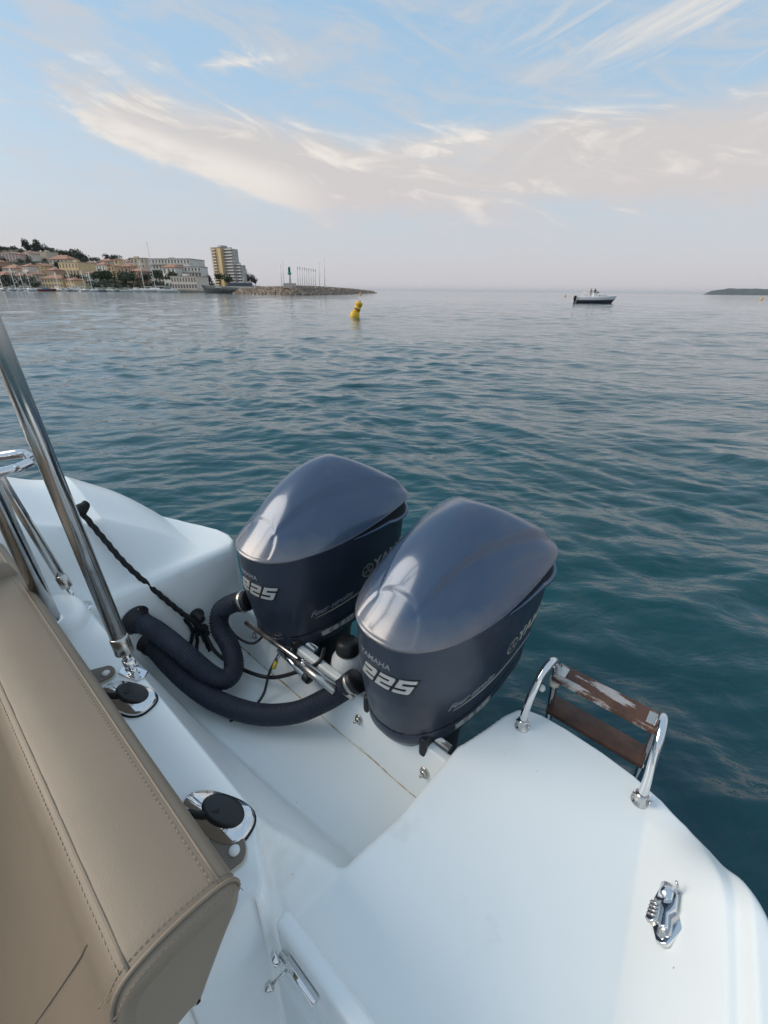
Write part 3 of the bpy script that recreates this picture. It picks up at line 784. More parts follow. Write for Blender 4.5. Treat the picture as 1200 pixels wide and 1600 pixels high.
def arc_to_idx(l):
    L = ARC[-1]; return np.interp(np.mod(l, L), ARC, np.arange(NT + 1))
def wrap_decal(d2, l0, z0, off, rise=0.0):
    """2-D decal onto the lower cowl: x runs along the outline towards port, y up; solid with a thin edge"""
    V, Fc, B = d2
    V = np.array(V); l = l0 + V[:, 0]; idx = arc_to_idx(l * 1.04)
    i0 = np.floor(idx).astype(int) % NT; ox = OL[i0, 0]
    z = z0 + V[:, 1] + rise * V[:, 0]
    t = (z - zbot(ox)) / (zsplit(ox) - zbot(ox))
    top = side_point(idx, t, off); low = side_point(idx, t, 0.0)
    n = len(V); F2 = [list(f) for f in Fc] + [[a, b, b + n, a + n] for a, b in B]
    return np.vstack([top, low]).tolist(), F2

def cap_mesh():
    """top cowl: shrinks from the split line to a crown; creases, side scoops and a lip"""
    nr = 96
    rr = np.concatenate([[1.0, 1.0, 1.0], 1 - np.linspace(0, 1, nr) ** 1.45])
    V = []
    ox = OL[:, 0]; oy = OL[:, 1]; zs = zsplit(ox)
    zc = .800
    for j, r in enumerate(rr):
        if j < 3:
            k, dz = ((.975, -.012), (1.012, -.012), (1.018, .000))[j]
            k = k + (.018 * sstep(ox, .3, .6) if j else 0)
            V.append(np.stack([CX + (ox - CX) * k, oy * k, zs + dz], -1)); continue
        k_ = 1.018 + .018 * sstep(ox, .3, .6); x = CX + .09 * (1 - r) + (ox - CX) * r * (1 + (k_ - 1) * r); y = oy * r * (1 + (k_ - 1) * r)
        hgt = (1 - r ** 1.75) ** .88
        crown = zc + .004 * np.cos((x - CX) * 4)
        # the crown falls towards the front and stays full to the rear
        z = zs + (crown - zs) * hgt
        front = np.clip((CX - x) / (CX - XF), 0, 1); hh0 = z - zs
        z = z - .055 * (front ** 1.3) * hgt - .045 * np.clip((x - .38) / .29, 0, 1) ** 1.4 * hgt
        # two long creases that spread to the rear, raised panel between them
        yr = .060 + .17 * np.clip((x - XF) / (XR - XF), 0, 1)
        z = z + .020 * (1 - sstep(np.abs(y) / yr, .86, 1.0)) * sstep(x, -.02, .12) * sstep(r, 1.0, .86) 
        # front thumb recess
        e = (np.abs((x - XF) / .115) ** 3 + np.abs(y / .115) ** 3) ** (1 / 3)
        z = z - .006 * sstep(e, 1.0, .90) * sstep(hh0, .0, .02)
        V.append(np.stack([x, y, z], -1))
    V = np.array(V)
    n = V.shape[0]
    Fc = grid_faces(n, NT, True).tolist()
    return V.reshape(-1, 3).tolist(), Fc
def side_mesh():
    ts = np.concatenate([np.linspace(0, .97, 46), [.985]])
    idx = np.arange(NT)
    V = [side_point(idx.astype(float), np.full(NT, t)) for t in ts]
    # moulded step that runs under the lettering
    V = np.array(V)
    Fc = grid_faces(len(ts), NT, True).tolist()
    return V.reshape(-1, 3).tolist(), Fc
def pan_mesh():
    """the lower pan under the cowl"""
    V = []
    prof = [(1.0, -.004, .0), (1.006, -.010, .0), (1.0, -.045, 0), (.93, -.085, 0), (.72, -.105, 0), (.0, -.11, 0)]
    idx = np.arange(NT).astype(float)
    b = side_point(idx, np.zeros(NT))
    for k, dz, _ in prof:
        q = b.copy(); q[:, 0] = CX + (q[:, 0] - CX) * k; q[:, 1] *= k; q[:, 2] += dz; V.append(q)
    V = np.array(V); return V.reshape(-1, 3).tolist(), grid_faces(len(prof), NT, True).tolist()

def add_dust_material():
    """paint with pale salt dust that settles along the rim of the cap"""
    mt = M_COWL; t = mt.node_tree; L = t.links; b = t.nodes['Principled BSDF']
    src = b.inputs['Base Color'].links[0].from_socket
    at = N('ShaderNodeAttribute', t, attribute_name='rimdust')
    tcn = N('ShaderNodeTexCoord', t); n = N('ShaderNodeTexNoise', t); n.inputs['Scale'].default_value = 7; n.inputs['Detail'].default_value = 8; n.inputs['Roughness'].default_value = .65
    L.new(tcn.outputs['Object'], n.inputs['Vector'])
    ad = N('ShaderNodeMath', t, operation='ADD'); L.new(at.outputs['Fac'], ad.inputs[0]); L.new(n.outputs['Fac'], ad.inputs[1])
    r = N('ShaderNodeMapRange', t); r.inputs[1].default_value = .85; r.inputs[2].default_value = 1.6; r.inputs[4].default_value = .8
    L.new(ad.outputs[0], r.inputs[0])
    mx = N('ShaderNodeMix', t, data_type='RGBA'); L.new(r.outputs[0], mx.inputs[0]); L.new(src, mx.inputs[6]); mx.inputs[7].default_value = (.23, .21, .21, 1)
    L.new(mx.outputs[2], b.inputs['Base Color'])
add_dust_material()
CAP_V, CAP_F = cap_mesh(); SIDE = side_mesh(); PAN = pan_mesh()

def motor(s0, label):
    base = (.822, s0, -1.45)
    th = Thing('outboard_motor', base, label, 'outboard motor', 'twin outboard motors')
    def lp(name, vf, mt, parent=None, smooth=True):
        o = mesh_obj(name, vf[0], vf[1], mt, parent or th.o, smooth)
        if name in ('number_outline', 'number', 'front_name', 'side_script', 'side_name', 'side_emblem'): tag(o, kind='stuff')
        return o
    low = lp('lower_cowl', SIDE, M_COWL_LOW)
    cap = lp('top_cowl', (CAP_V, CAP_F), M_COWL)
    va = cap.data.attributes.new('rimdust', 'FLOAT', 'POINT')
    nr = len(CAP_V) // NT
    vals = np.zeros(len(CAP_V))
    cv = np.array(CAP_V); hh = cv[:, 2] - zsplit(cv[:, 0])
    vals = np.clip(1 - hh / .11, 0, 1) * (.55 + .45 * np.clip((.30 - cv[:, 0]) / .3, 0, 1))
    va.data.foreach_set('value', vals)
    lp('seam_gasket', (side_point(np.tile(np.arange(NT).astype(float), (2, 1)), np.array([[.975], [1.0]]) * np.ones((2, NT)), -.006).reshape(-1, 3).tolist(), grid_faces(2, NT, True).tolist()), M_BLACK)
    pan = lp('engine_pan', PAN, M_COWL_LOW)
    # dark strip paints the shade inside each rear intake slot, under the cap rim
    half = [k for k in range(2, NT // 2 - 4) if OL[k, 0] > .26 and abs(OL[k, 1]) > .17]
    for sd_ in (1, -1):
        ii = np.array([k if sd_ > 0 else NT - k for k in half], float); uu = np.linspace(0, 1, len(ii)); nq = len(ii)
        ht = .004 + .060 * np.sin(np.minimum(1, uu * 1.25) * math.pi / 2)          # height of the mouth
        ox_ = OL[np.array(half), 0]; full = zsplit(ox_) - zbot(ox_)
        up_ = side_point(ii, 1 - .012 / full, .002); lw = side_point(ii, 1 - (.012 + ht) / full, .004 + .010 * uu); md = side_point(ii, 1 - (.012 + ht * .5) / full, .0015)
        Fc = [[r_ * nq + k, r_ * nq + k + 1, (r_ + 1) * nq + k + 1, (r_ + 1) * nq + k] for r_ in range(2) for k in range(nq - 1)]
        sl_ = lp('slot_shade_strip', (np.vstack([up_, md, lw]).tolist(), Fc), mat('slot_shade_black', (.007, .009, .012), .6), low)
        lp('slot_lip', tube([Vector(p) for p in lw], .010, 10, rfun=lambda l: min(1, .2 + l * 4)), M_COWL, sl_)
    # leg: bracket, mid section, gear case
    lp('mid_section', join(lathe([(.16, .12), (.15, .02), (.12, -.1), (.105, -.45), (.10, -.75)], (.27, 0, 0), (0, 0, 1), 28, ref=(1, 0, 0), sx=1.5, sy=.8)), M_BLACK)
    lp('cavitation_plate', box((.33, 0, -.72), (.6, .26, .012), .004), M_COWL_LOW)
    lp('gear_case', lathe([(.0, -.34), (.03, -.3), (.06, -.18), (.065, .0), (.05, .22), (.03, .3)], (.28, 0, -1.0), (1, 0, 0), 20), M_COWL_LOW)
    lp('clamp_bracket', join(box((.06, .13, .0), (.10, .03, .24), .008), box((.06, -.13, .0), (.10, .03, .24), .008), box((.12, 0, -.05), (.12, .20, .22), .012)), M_BLACK)
    lp('tilt_tube', rod((.075, -.20, .075), (.075, .20, .075), .016, 16), M_STEEL)
    # front bits under the pan
    lp('drain_spigot', lathe([(.008, 0.02), (.008, -.01), (.012, -.012), (.012, -.02)], (.0, -.02, .07), (0, 0, 1), 10), M_BLACK)
    lp('flush_port', lathe([(.014, .0), (.010, -.02)], (.03, -.10, .055), (0, 0, 1), 10), M_BLACK)
    # lettering
    l0 = 0.032; xs = 1.32
    n225 = lp('number_outline', wrap_decal(digits2d('225', .052, .058, .010, .42, .0042), l0 + .004, .382, .0022), M_BLACK, low, False)
    lp('number', wrap_decal(digits2d('225', .052, .058, .010, .42, .0), l0, .385, .0046), M_SILVER, low, False)
    lp('front_name', wrap_decal(text2d('YAMAHA', .030, .2, 1.0, .0002), l0 - .045, .445, .0012), M_SILVER_DULL, low, False)
    for sg in (1, -1):
        zf = .262; lf = .345
        lp('side_script', wrap_decal(text2d('Four stroke', .037, .45, 1.15, .0006), sg * lf, zf, .0014, .17 * sg), M_SILVER_DULL, low, False)
        lp('side_stripe', wrap_decal(strip2d(lambda t: (sg * (.30 + .46 * t), .0, .15 + .85 * min(1, t * 4)), 60, .008), 0, zf - .068 + .0 if sg > 0 else zf - .068, .0012, .0) if False else
           wrap_decal(strip2d(lambda t: (sg * (-.08 + .45 * t), -.026 + 0 * t, .15 + .85 * min(1, t * 4)), 60, .0075), sg * lf, zf, .0012, .17 * sg), M_GOLD_DULL, low, False)
        ly = .70
        lp('side_name', wrap_decal(text2d('YAMAHA', .075, 0, 1.0, .001), sg * (ly + .02), .395, .0014, .17 * sg), M_GOLD_DULL, low, False)
        # emblem: ring with three tuning forks
        cx_ = sg * (ly + .02) - .19; cz = .395 - .19 * .17
        ring = strip2d(lambda t: (0, 0, 1), 1, 1)
        V = []; Fc = []; n = 40
        for i in range(n):
            t = 2 * math.pi * i / n
            for r in (.0285, .0325): V.append((r * math.cos(t), r * math.sin(t)))
        Fc = [[2 * i, 2 * i + 1, (2 * i + 3) % (2 * n), (2 * i + 2) % (2 * n)] for i in range(n)]
        for a in (90, 210, 330):
            ca, sa = math.cos(R_(a)), math.sin(R_(a))
            def seg(x0, y0, x1, y1, w=.0016):
                k = len(V); dx, dy = x1 - x0, y1 - y0; l = math.hypot(dx, dy); nx, ny = -dy / l * w, dx / l * w
                for X_, Y_ in ((x0 + nx, y0 + ny), (x0 - nx, y0 - ny), (x1 - nx, y1 - ny), (x1 + nx, y1 + ny)): V.append((X_ * ca - Y_ * sa, X_ * sa + Y_ * ca))
                Fc.append([k, k + 1, k + 2, k + 3])
            seg(0, 0, .012, 0); seg(.012, -.006, .012, .006); seg(.012, .006, .028, .006); seg(.012, -.006, .028, -.006)
        lp('side_emblem', wrap_decal((V, Fc, []), cx_, cz, .0014), M_GOLD_DULL, low, False)
    # warning labels on the pan, port side
    b = side_point(np.arange(NT).astype(float), np.zeros(NT))
    def pan_label(la, lb):
        ii = np.linspace(arc_to_idx(np.array([la]))[0], arc_to_idx(np.array([lb]))[0], 10)
        V = []
        for dz, k in ((-.016, 1.012), (-.044, 1.008)):
            q = side_point(ii, np.zeros(10)); q[:, 0] = CX + (q[:, 0] - CX) * k; q[:, 1] *= k; q[:, 2] += dz; V.append(q)
        return np.array(V).reshape(-1, 3).tolist(), grid_faces(2, 10).tolist()
    lp('warning_label', pan_label(.30, .395), M_LABEL, pan, False)
    lp('warning_label', pan_label(.40, .495), M_LABEL, pan, False)
    return th
mA = motor(.687, 'nearer blue grey outboard motor beside the port platform and ladder')
mB = motor(1.372, 'farther blue grey outboard motor beside the white starboard block')

# steering gear between the motors
sg_ = Thing('steering_bar', (.78, 1.0, -1.36), 'chrome steering bar and cylinder linking the two outboard motors', 'steering bar')
sg_.part('tie_bar', rod((.775, 1.50, -1.335), (.812, .86, -1.345), .0115, 18), M_STEEL_BRUSHED)
sg_.part('bar_sleeve', rod((.781, 1.15, -1.339), (.786, .93, -1.342), .0165, 18), M_STEEL_BRUSHED)
cy = sg_.part('cylinder', rod((.80, 1.30, -1.385), (.79, 1.10, -1.395), .014, 18), M_CHROME)
sg_.part('cylinder_cap', lathe([(.018, 0), (.022, .004), (.022, .030), (.018, .034)], (.79, 1.115, -1.395), (-.05, -1, -.03), 20), M_BLACK, cy)
sg_.part('ball_joint', join(lathe([(0, -.016), (.014, -.008), (.016, 0), (.014, .008), (0, .016)], (.783, 1.11, -1.325), (0, 0, 1), 14), rod((.783, 1.11, -1.34), (.783, 1.11, -1.30), .006)), M_STEEL)
res = Thing('fluid_bottle', (.93, 1.02, -1.40), 'white plastic bottle with black cap between the two outboard motors', 'bottle')
res.part('bottle', lathe([(.0, -.14), (.06, -.135), (.072, -.10), (.075, .0), (.068, .04), (.05, .07), (.04, .08)], (.95, 1.03, -1.40), (0, 0, 1), 28), M_WHITE)
res.part('cap', lathe([(.045, 0), (.050, .004), (.050, .025), (.044, .030), (.044, .05), (.025, .058), (0, .06)], (.95, 1.03, -1.325), (0, 0, 1), 24), M_BLACK)

# ------------------------------------------------------------------ boarding ladder
def ladder():
    th = Thing('boarding_ladder', (1.08, .15, -1.3), 'folding boarding ladder with chrome arms and worn teak treads on platform', 'ladder')
    for s, g_ in ((.330, 1), (-.032, -1)):
        pts = [(1.078, s, -1.29), (1.085, s, -1.22), (1.098, s - .006 * g_, -1.15), (1.125, s - .012 * g_, -1.093), (1.165, s - .018 * g_, -1.070), (1.205, s - .022 * g_, -1.085), (1.232, s - .024 * g_, -1.13), (1.250, s - .024 * g_, -1.21), (1.285, s - .024 * g_, -1.40), (1.345, s - .024 * g_, -1.70), (1.385, s - .024 * g_, -1.95)]
        arm = th.part('arm', tube(spline(pts, 10), .0128, 20), M_CHROME)
        th.part('foot', join(lathe([(.022, 0), (.022, .003), (.0165, .006), (.0165, .030), (.0175, .034)], (1.078, s, -1.302), (0, 0, 1), 20), rod((1.078, s - .024, -1.283), (1.078, s + .022, -1.283), .0045, 10), lathe([(.007, 0), (.007, .006)], (1.078, s - .027, -1.283), (0, 1, 0), 8)), M_STEEL, arm)
    for s in (.330, -.032):
        th.part('sealant_ring', lathe([(.0255, 0), (.0262, .0012), (.022, .0016)], (1.078, s, -1.3015), (0, 0, 1), 24), mat('sealant', (.30, .28, .25), .8))
    def tread(c, tilt, w, l, worn):
        rot = Matrix.Rotation(tilt, 4, 'Y')
        bx = box(c, (w, l, .023), .004, rot)
        return th.part('tread', bx, M_TEAK if worn else mat('teak_dark', (.085, .040, .026), .55, var=.35, vscale=18, bump=.3, bscale=60))
    t1 = tread((1.250, .149, -1.165), R_(-8), .072, .318, True); tag(t1, 'upper teak tread with flaking grey varnish')
    t2 = tread((1.276, .149, -1.345), R_(-6), .078, .318, False)
    for s in (.285, .012):
        th.part('tread_plate', box((1.2495, s, -1.1522), (.044, .026, .003), .001, Matrix.Rotation(R_(-8), 4, 'Y')), M_STEEL_BRUSHED, t1)
    for x, s, z in ((1.222, .322, -1.115), (1.262, .322, -1.21), (1.215, .340, -1.235)):
        th.part('end_plug', lathe([(.0, -.012), (.010, -.009), (.013, 0), (.010, .009), (0, .012)], (x, s - .008, z), (0, 1, .2), 14), M_WHITE)
    th.part('clamp_ring', lathe([(.0165, -.012), (.0175, -.010), (.0175, .010), (.0165, .012)], (1.2505, .306, -1.215), (.17, 0, -1), 20), mat('cream_plastic', (.62, .56, .44), .5))
    for x, s, z in ((1.280, .30, -1.355), (1.280, -.004, -1.355)):
        th.part('bracket', box((x, s, z - .014), (.05, .02, .006), .002), M_STEEL)
ladder()
#@@FAR
# ------------------------------------------------------------------ the far shore (world frame)
HW0 = .5
def far(u, Yd, v=None):
    """world x (and z) of a picture column / row at a distance Yd along the view"""
    xr = (u - 600) / FPX
    if v is None:
        v = 454.7 + (u - 600) * .01047
    d = fw + ri * xr - up * ((v - 800) / FPX)
    k = Yd / d.y
    return d.x * k, CAMZ + d.z * k
def ucol(x, Yd): return 600 + x / (Yd * math.cos(PITCH)) * FPX
RU = [-400, 0, 45, 75, 105, 135, 200, 250, 310, 400, 460, 700]
RZ = [44, 41, 42, 37, 36, 31, 25, 16, 9, 6, 1.5, 1.5]
def terrain(x, y):
    u = ucol(x, y); rz = np.interp(u, RU, RZ)
    t = np.clip((y - 330) / 290, 0, 1) ** 1.35; t = t * t * (3 - 2 * t)
    return 1.6 + (rz - 1.6) * t
M_HILL = mat('hill_ground', (.10, .095, .055), .9, var=.4, vscale=.03, dirt=(.05, .06, .03), dscale=.02, dlo=.4, dhi=.6)
def make_hill():
    ys = np.concatenate([np.linspace(322, 640, 70), np.linspace(660, 1400, 12)])
    us = np.linspace(-420, 455, 130)
    V = []
    for y in ys:
        for u in us:
            x = (u - 600) / FPX * y * math.cos(PITCH)
            z = float(terrain(x, y)) + .8 * mnoise.noise((x * .03, y * .03, 0))
            if y > 640: z = z * max(.3, 1 - (y - 640) / 900)
            if u > 445: z = -2
            V.append((x, y, z))
    for k, u in enumerate(us):
        V[k] = (V[k][0], V[k][1], -2.0)
    o = mesh_obj('hillside', V, grid_faces(len(ys), len(us)), M_HILL)
    tag(o, kind='structure'); o['label'] = 'hillside under the far seaside town'
make_hill()
M_STONE = mat('quay_stone', (.26, .23, .19), .9, var=.3, vscale=.3)
def quay():
    pts = [(-120, 300), (0, 300), (60, 302), (130, 306), (136, 318), (270, 318), (276, 300), (330, 300), (420, 300)]
    V = []; Fc = []
    for u, y in pts:
        x, _ = far(u, y); V += [(x, y, -1), (x, y, 1.15), (x * 1.02, y + 55, 1.7)]
    for i in range(len(pts) - 1):
        for k in range(2): a = 3 * i + k; Fc.append([a, a + 3, a + 4, a + 1])
    o = mesh_obj('quay', V, Fc, M_STONE, smooth=False); tag(o, kind='structure')
quay()

TINT = {}
def wallmat(c, nm): return mat(nm, c, .85, var=.10, vscale=.25, dirt=tuple(x * .8 for x in c), dscale=.15)
M_ROOF = mat('terracotta_roof', (.38, .20, .135), .85, var=.25, vscale=.6)
M_ROOF2 = mat('flat_roof', (.42, .36, .31), .9, var=.15, vscale=.4)
M_WIN = mat('dark_window', (.15, .14, .135), .3)
M_SHUT = mat('pale_balcony', (.62, .56, .49), .8, var=.08, vscale=.5)
WALLC = {'pink': (.68, .52, .46), 'pale': (.68, .60, .53), 'beige': (.62, .52, .41), 'yellow': (.70, .53, .30), 'white': (.74, .70, .64), 'ochre': (.62, .44, .25), 'terra': (.50, .31, .22), 'grey': (.56, .54, .51)}
def world_box(V, Fc, c, sx, sy, z0, z1, rot):
    k = len(V); cr, sr = math.cos(rot), math.sin(rot)
    for dz in (z0, z1):
        for px, py in ((-1, -1), (1, -1), (1, 1), (-1, 1)):
            X_, Y_ = px * sx / 2, py * sy / 2
            V.append((c[0] + X_ * cr - Y_ * sr, c[1] + X_ * sr + Y_ * cr, dz))
    Fc += [[k, k + 3, k + 2, k + 1], [k + 4, k + 5, k + 6, k + 7]] + [[k + i, k + (i + 1) % 4, k + 4 + (i + 1) % 4, k + 4 + i] for i in range(4)]
def building(u0_, u1_, vtop, Yd, wall, roof, label, floors=3, bays=None, rot=0.0, depth=None, name='house', group='houses of the far town', balconies=False, arches=False):
    xa, _ = far(u0_, Yd); xb, _ = far(u1_, Yd); _, zt = far((u0_ + u1_) / 2, Yd, vtop)
    w = (xb - xa); cx = (xa + xb) / 2; d = depth or max(8, w * .6)
    z0 = float(terrain(cx, Yd)) - 1.0
    h = zt - z0
    rh = min(h * .25, w * .16) if roof in ('hip', 'gable') else 0
    zw = zt - rh
    cr, sr = math.cos(rot), math.sin(rot)
    wl_ = w / (abs(cr) + .35 * abs(sr))
    base = (cx, Yd, z0)
    th = Thing(name, base, label, 'building' if h > 14 else 'house', group, WORLD)
    def L(x, y, z): return (cx + x * cr - y * sr, Yd + d / 2 + x * sr + y * cr, z)
    V, Fc = [], []; world_box(V, Fc, (cx, Yd + d / 2), wl_, d, z0 - 2, zw, rot)
    th.part('wall', (V, Fc), wallmat(WALLC[wall], 'wall_' + wall), smooth=False)
    o = .5
    A_, B_ = wl_ / 2 + o, d / 2 + o
    if roof == 'hip':
        r = max(.1, A_ - B_ * .9)
        V = [L(-A_, -B_, zw), L(A_, -B_, zw), L(A_, B_, zw), L(-A_, B_, zw), L(-r, 0, zt), L(r, 0, zt)] + [L(-A_, -B_, zw - .3), L(A_, -B_, zw - .3), L(A_, B_, zw - .3), L(-A_, B_, zw - .3)]
        Fc = [[0, 1, 5, 4], [1, 2, 5], [2, 3, 4, 5], [3, 0, 4], [6, 7, 1, 0], [7, 8, 2, 1], [8, 9, 3, 2], [9, 6, 0, 3], [9, 8, 7, 6]]
        th.part('roof', (V, Fc), M_ROOF, smooth=False)
    elif roof == 'gable':
        V = [L(-A_, -B_, zw), L(A_, -B_, zw), L(A_, B_, zw), L(-A_, B_, zw), L(0, -B_, zt), L(0, B_, zt)]
        V += [(x, y, z - .35) for x, y, z in V]
        Fc = [[0, 4, 5, 3], [4, 1, 2, 5], [6, 9, 11, 10], [10, 11, 8, 7], [0, 6, 10, 4], [4, 10, 7, 1], [2, 8, 11, 5], [5, 11, 9, 3], [0, 3, 9, 6], [1, 7, 8, 2]]
        th.part('roof', (V, Fc), M_ROOF, smooth=False)
        gv = [L(-wl_ / 2, -d / 2, zw - .3), L(wl_ / 2, -d / 2, zw - .3), L(0, -d / 2, zt - .5)]
        th.part('gable', (gv, [[0, 1, 2]]), wallmat(WALLC[wall], 'wall_' + wall), smooth=False)
    else:
        V, Fc = [], []; world_box(V, Fc, (cx, Yd + d / 2), wl_ + .5, d + .5, zw - .2, zw + .35, rot)
        th.part('roof', (V, Fc), M_ROOF2, smooth=False)
        V, Fc = [], []; c = L(random.uniform(-.3, .3) * wl_, 0, 0); world_box(V, Fc, c, min(4, wl_ * .3), 3, zw + .3, zw + 1.8, rot)
        th.part('roof_cabin', (V, Fc), wallmat(WALLC[wall], 'wall_' + wall), smooth=False)
    if roof != 'flat' and h > 8:
        V, Fc = [], []; c = L(wl_ * random.uniform(-.25, .25), d * .2, 0); world_box(V, Fc, c, .9, .9, zw, zt + .6, rot)
        th.part('chimney', (V, Fc), wallmat(WALLC['pale'], 'wall_pale'), smooth=False)
    nb = bays or max(2, int(wl_ / 3.2)); fh = (zw - z0 - 1) / floors
    V, Fc = [], []; SV, SF = [], []
    def quadbox(Vv, Ff, x0, x1, za, zb, y0, y1):
        k = len(Vv)
        for y in (y0, y1):
            for x, z in ((x0, za), (x1, za), (x1, zb), (x0, zb)): Vv.append(L(x, -d / 2 + y, z))
        Ff += [[k, k + 1, k + 2, k + 3], [k + 4, k + 7, k + 6, k + 5]] + [[k + i, k + 4 + i, k + 4 + (i + 1) % 4, k + (i + 1) % 4] for i in range(4)]
    for f_ in range(floors):
        zf = z0 + 1 + f_ * fh
        for b_ in range(nb):
            xc = -wl_ / 2 + wl_ * (b_ + .5) / nb; ww = min(1.5, wl_ / nb * .5)
            if arches and f_ < floors - 1: ww = wl_ / nb * .66
            quadbox(V, Fc, xc - ww / 2, xc + ww / 2, zf + fh * .18, zf + fh * .80, -.06, .05)
        if balconies and f_ > 0:
            bv, bf = [], []; quadbox(bv, bf, -wl_ / 2 + .3, wl_ / 2 - .3, zf - .15, zf + 1.0, -1.4, -.02)
            th.part('balcony', (bv, bf), M_SHUT, smooth=False)
    wn = th.part('windows', (V, Fc), M_WIN, smooth=False); tag(wn, kind='stuff')
    # windows of the side that faces right or left
    return th

HB = [ # u0,u1,vtop,Y,wall,roof,label,kw
 (3, 47, 392.5, 520, 'pink', 'gable', 'wide pink apartment house with gable, highest at the far left', dict(floors=5, bays=8)),
 (46, 69, 392, 530, 'pale', 'gable', 'narrow pale apartment house just right of the wide pink one', dict(floors=5, bays=4)),
 (67, 97, 394, 545, 'beige', 'flat', 'beige flat roofed apartment block below the hilltop pines', dict(floors=5, bays=6)),
 (86, 123, 398, 480, 'beige', 'hip', 'sandy villa with low tiled hip roof above the yellow mansion', dict(floors=3, bays=5)),
 (97, 144, 410, 430, 'yellow', 'flat', 'yellow mansion with open arcades below the sandy villa', dict(floors=3, bays=6, arches=True)),
 (-22, 12, 404, 480, 'terra', 'hip', 'russet house cut by the left edge of the view', dict(floors=3)),
 (10, 42, 413, 440, 'beige', 'hip', 'beige tiled house directly below the wide pink apartments', dict(floors=3)),
 (40, 61, 412, 430, 'pale', 'hip', 'pale tiled house below the narrow pale apartments', dict(floors=3)),
 (59, 82, 411, 445, 'ochre', 'gable', 'ochre gabled house left of the yellow mansion, upper one', dict(floors=3)),
 (78, 99, 418, 415, 'terra', 'hip', 'russet tiled house touching the yellow mansion on its left', dict(floors=2)),
 (66, 106, 429, 350, 'yellow', 'hip', 'low yellow waterfront house behind the blue covered boat', dict(floors=2, bays=7)),
 (-10, 22, 424, 380, 'ochre', 'hip', 'ochre waterfront house at the far left behind the masts', dict(floors=2)),
 (20, 44, 427, 372, 'pale', 'hip', 'pale low waterfront house second from the far left', dict(floors=2)),
 (43, 67, 424, 378, 'beige', 'gable', 'beige gabled waterfront house third from the far left', dict(floors=2)),
 (103, 127, 433, 345, 'ochre', 'hip', 'small ochre house below the yellow mansion by the water', dict(floors=2)),
 (138, 158, 408, 500, 'pale', 'hip', 'pale tiled house right above the dark umbrella pines', dict(floors=2)),
 (156, 178, 409.5, 470, 'white', 'hip', 'whitish tiled house between pale house and chapel tower', dict(floors=2)),
 (164, 184, 404, 540, 'beige', 'hip', 'small beige house uphill left of the chapel tower', dict(floors=2)),
 (176, 190, 413, 455, 'ochre', 'gable', 'ochre gabled house at the foot of the chapel tower', dict(floors=3)),
 (187, 196, 403.5, 462, 'yellow', 'hip', 'slim yellow chapel tower among the tiled houses', dict(floors=4, bays=1, depth=6)),
 (194, 216, 412, 440, 'terra', 'hip', 'russet house right of the chapel tower', dict(floors=3)),
 (198, 214, 406, 530, 'pale', 'hip', 'small pale house uphill right of the chapel tower', dict(floors=2)),
 (212, 238, 403.5, 480, 'beige', 'flat', 'beige flat roofed block behind the two tall masts', dict(floors=4)),
 (207, 232, 419, 400, 'terra', 'hip', 'dark russet house behind the two tall masts', dict(floors=2)),
 (239, 311, 404.5, 430, 'white', 'flat', 'long whitish apartment block with balconies left of the tower', dict(floors=5, bays=13, balconies=True)),
 (258, 285, 412.5, 390, 'white', 'hip', 'white house with red tiled roof before the long apartment block', dict(floors=3)),
 (282, 321, 417, 395, 'white', 'flat', 'white terraced house with balconies right of the red roofed house', dict(floors=4, bays=7, balconies=True)),
 (268, 318, 432, 345, 'pale', 'flat', 'low pale restaurant with dark openings on the quay', dict(floors=2, bays=9, arches=True)),
 (136, 150, 424, 420, 'white', 'hip', 'small white house left of the umbrella pines', dict(floors=2)),
]
for k, a in enumerate(HB): building(*a[:7], rot=R_(-(6 + (k * 37) % 26)), **a[7])

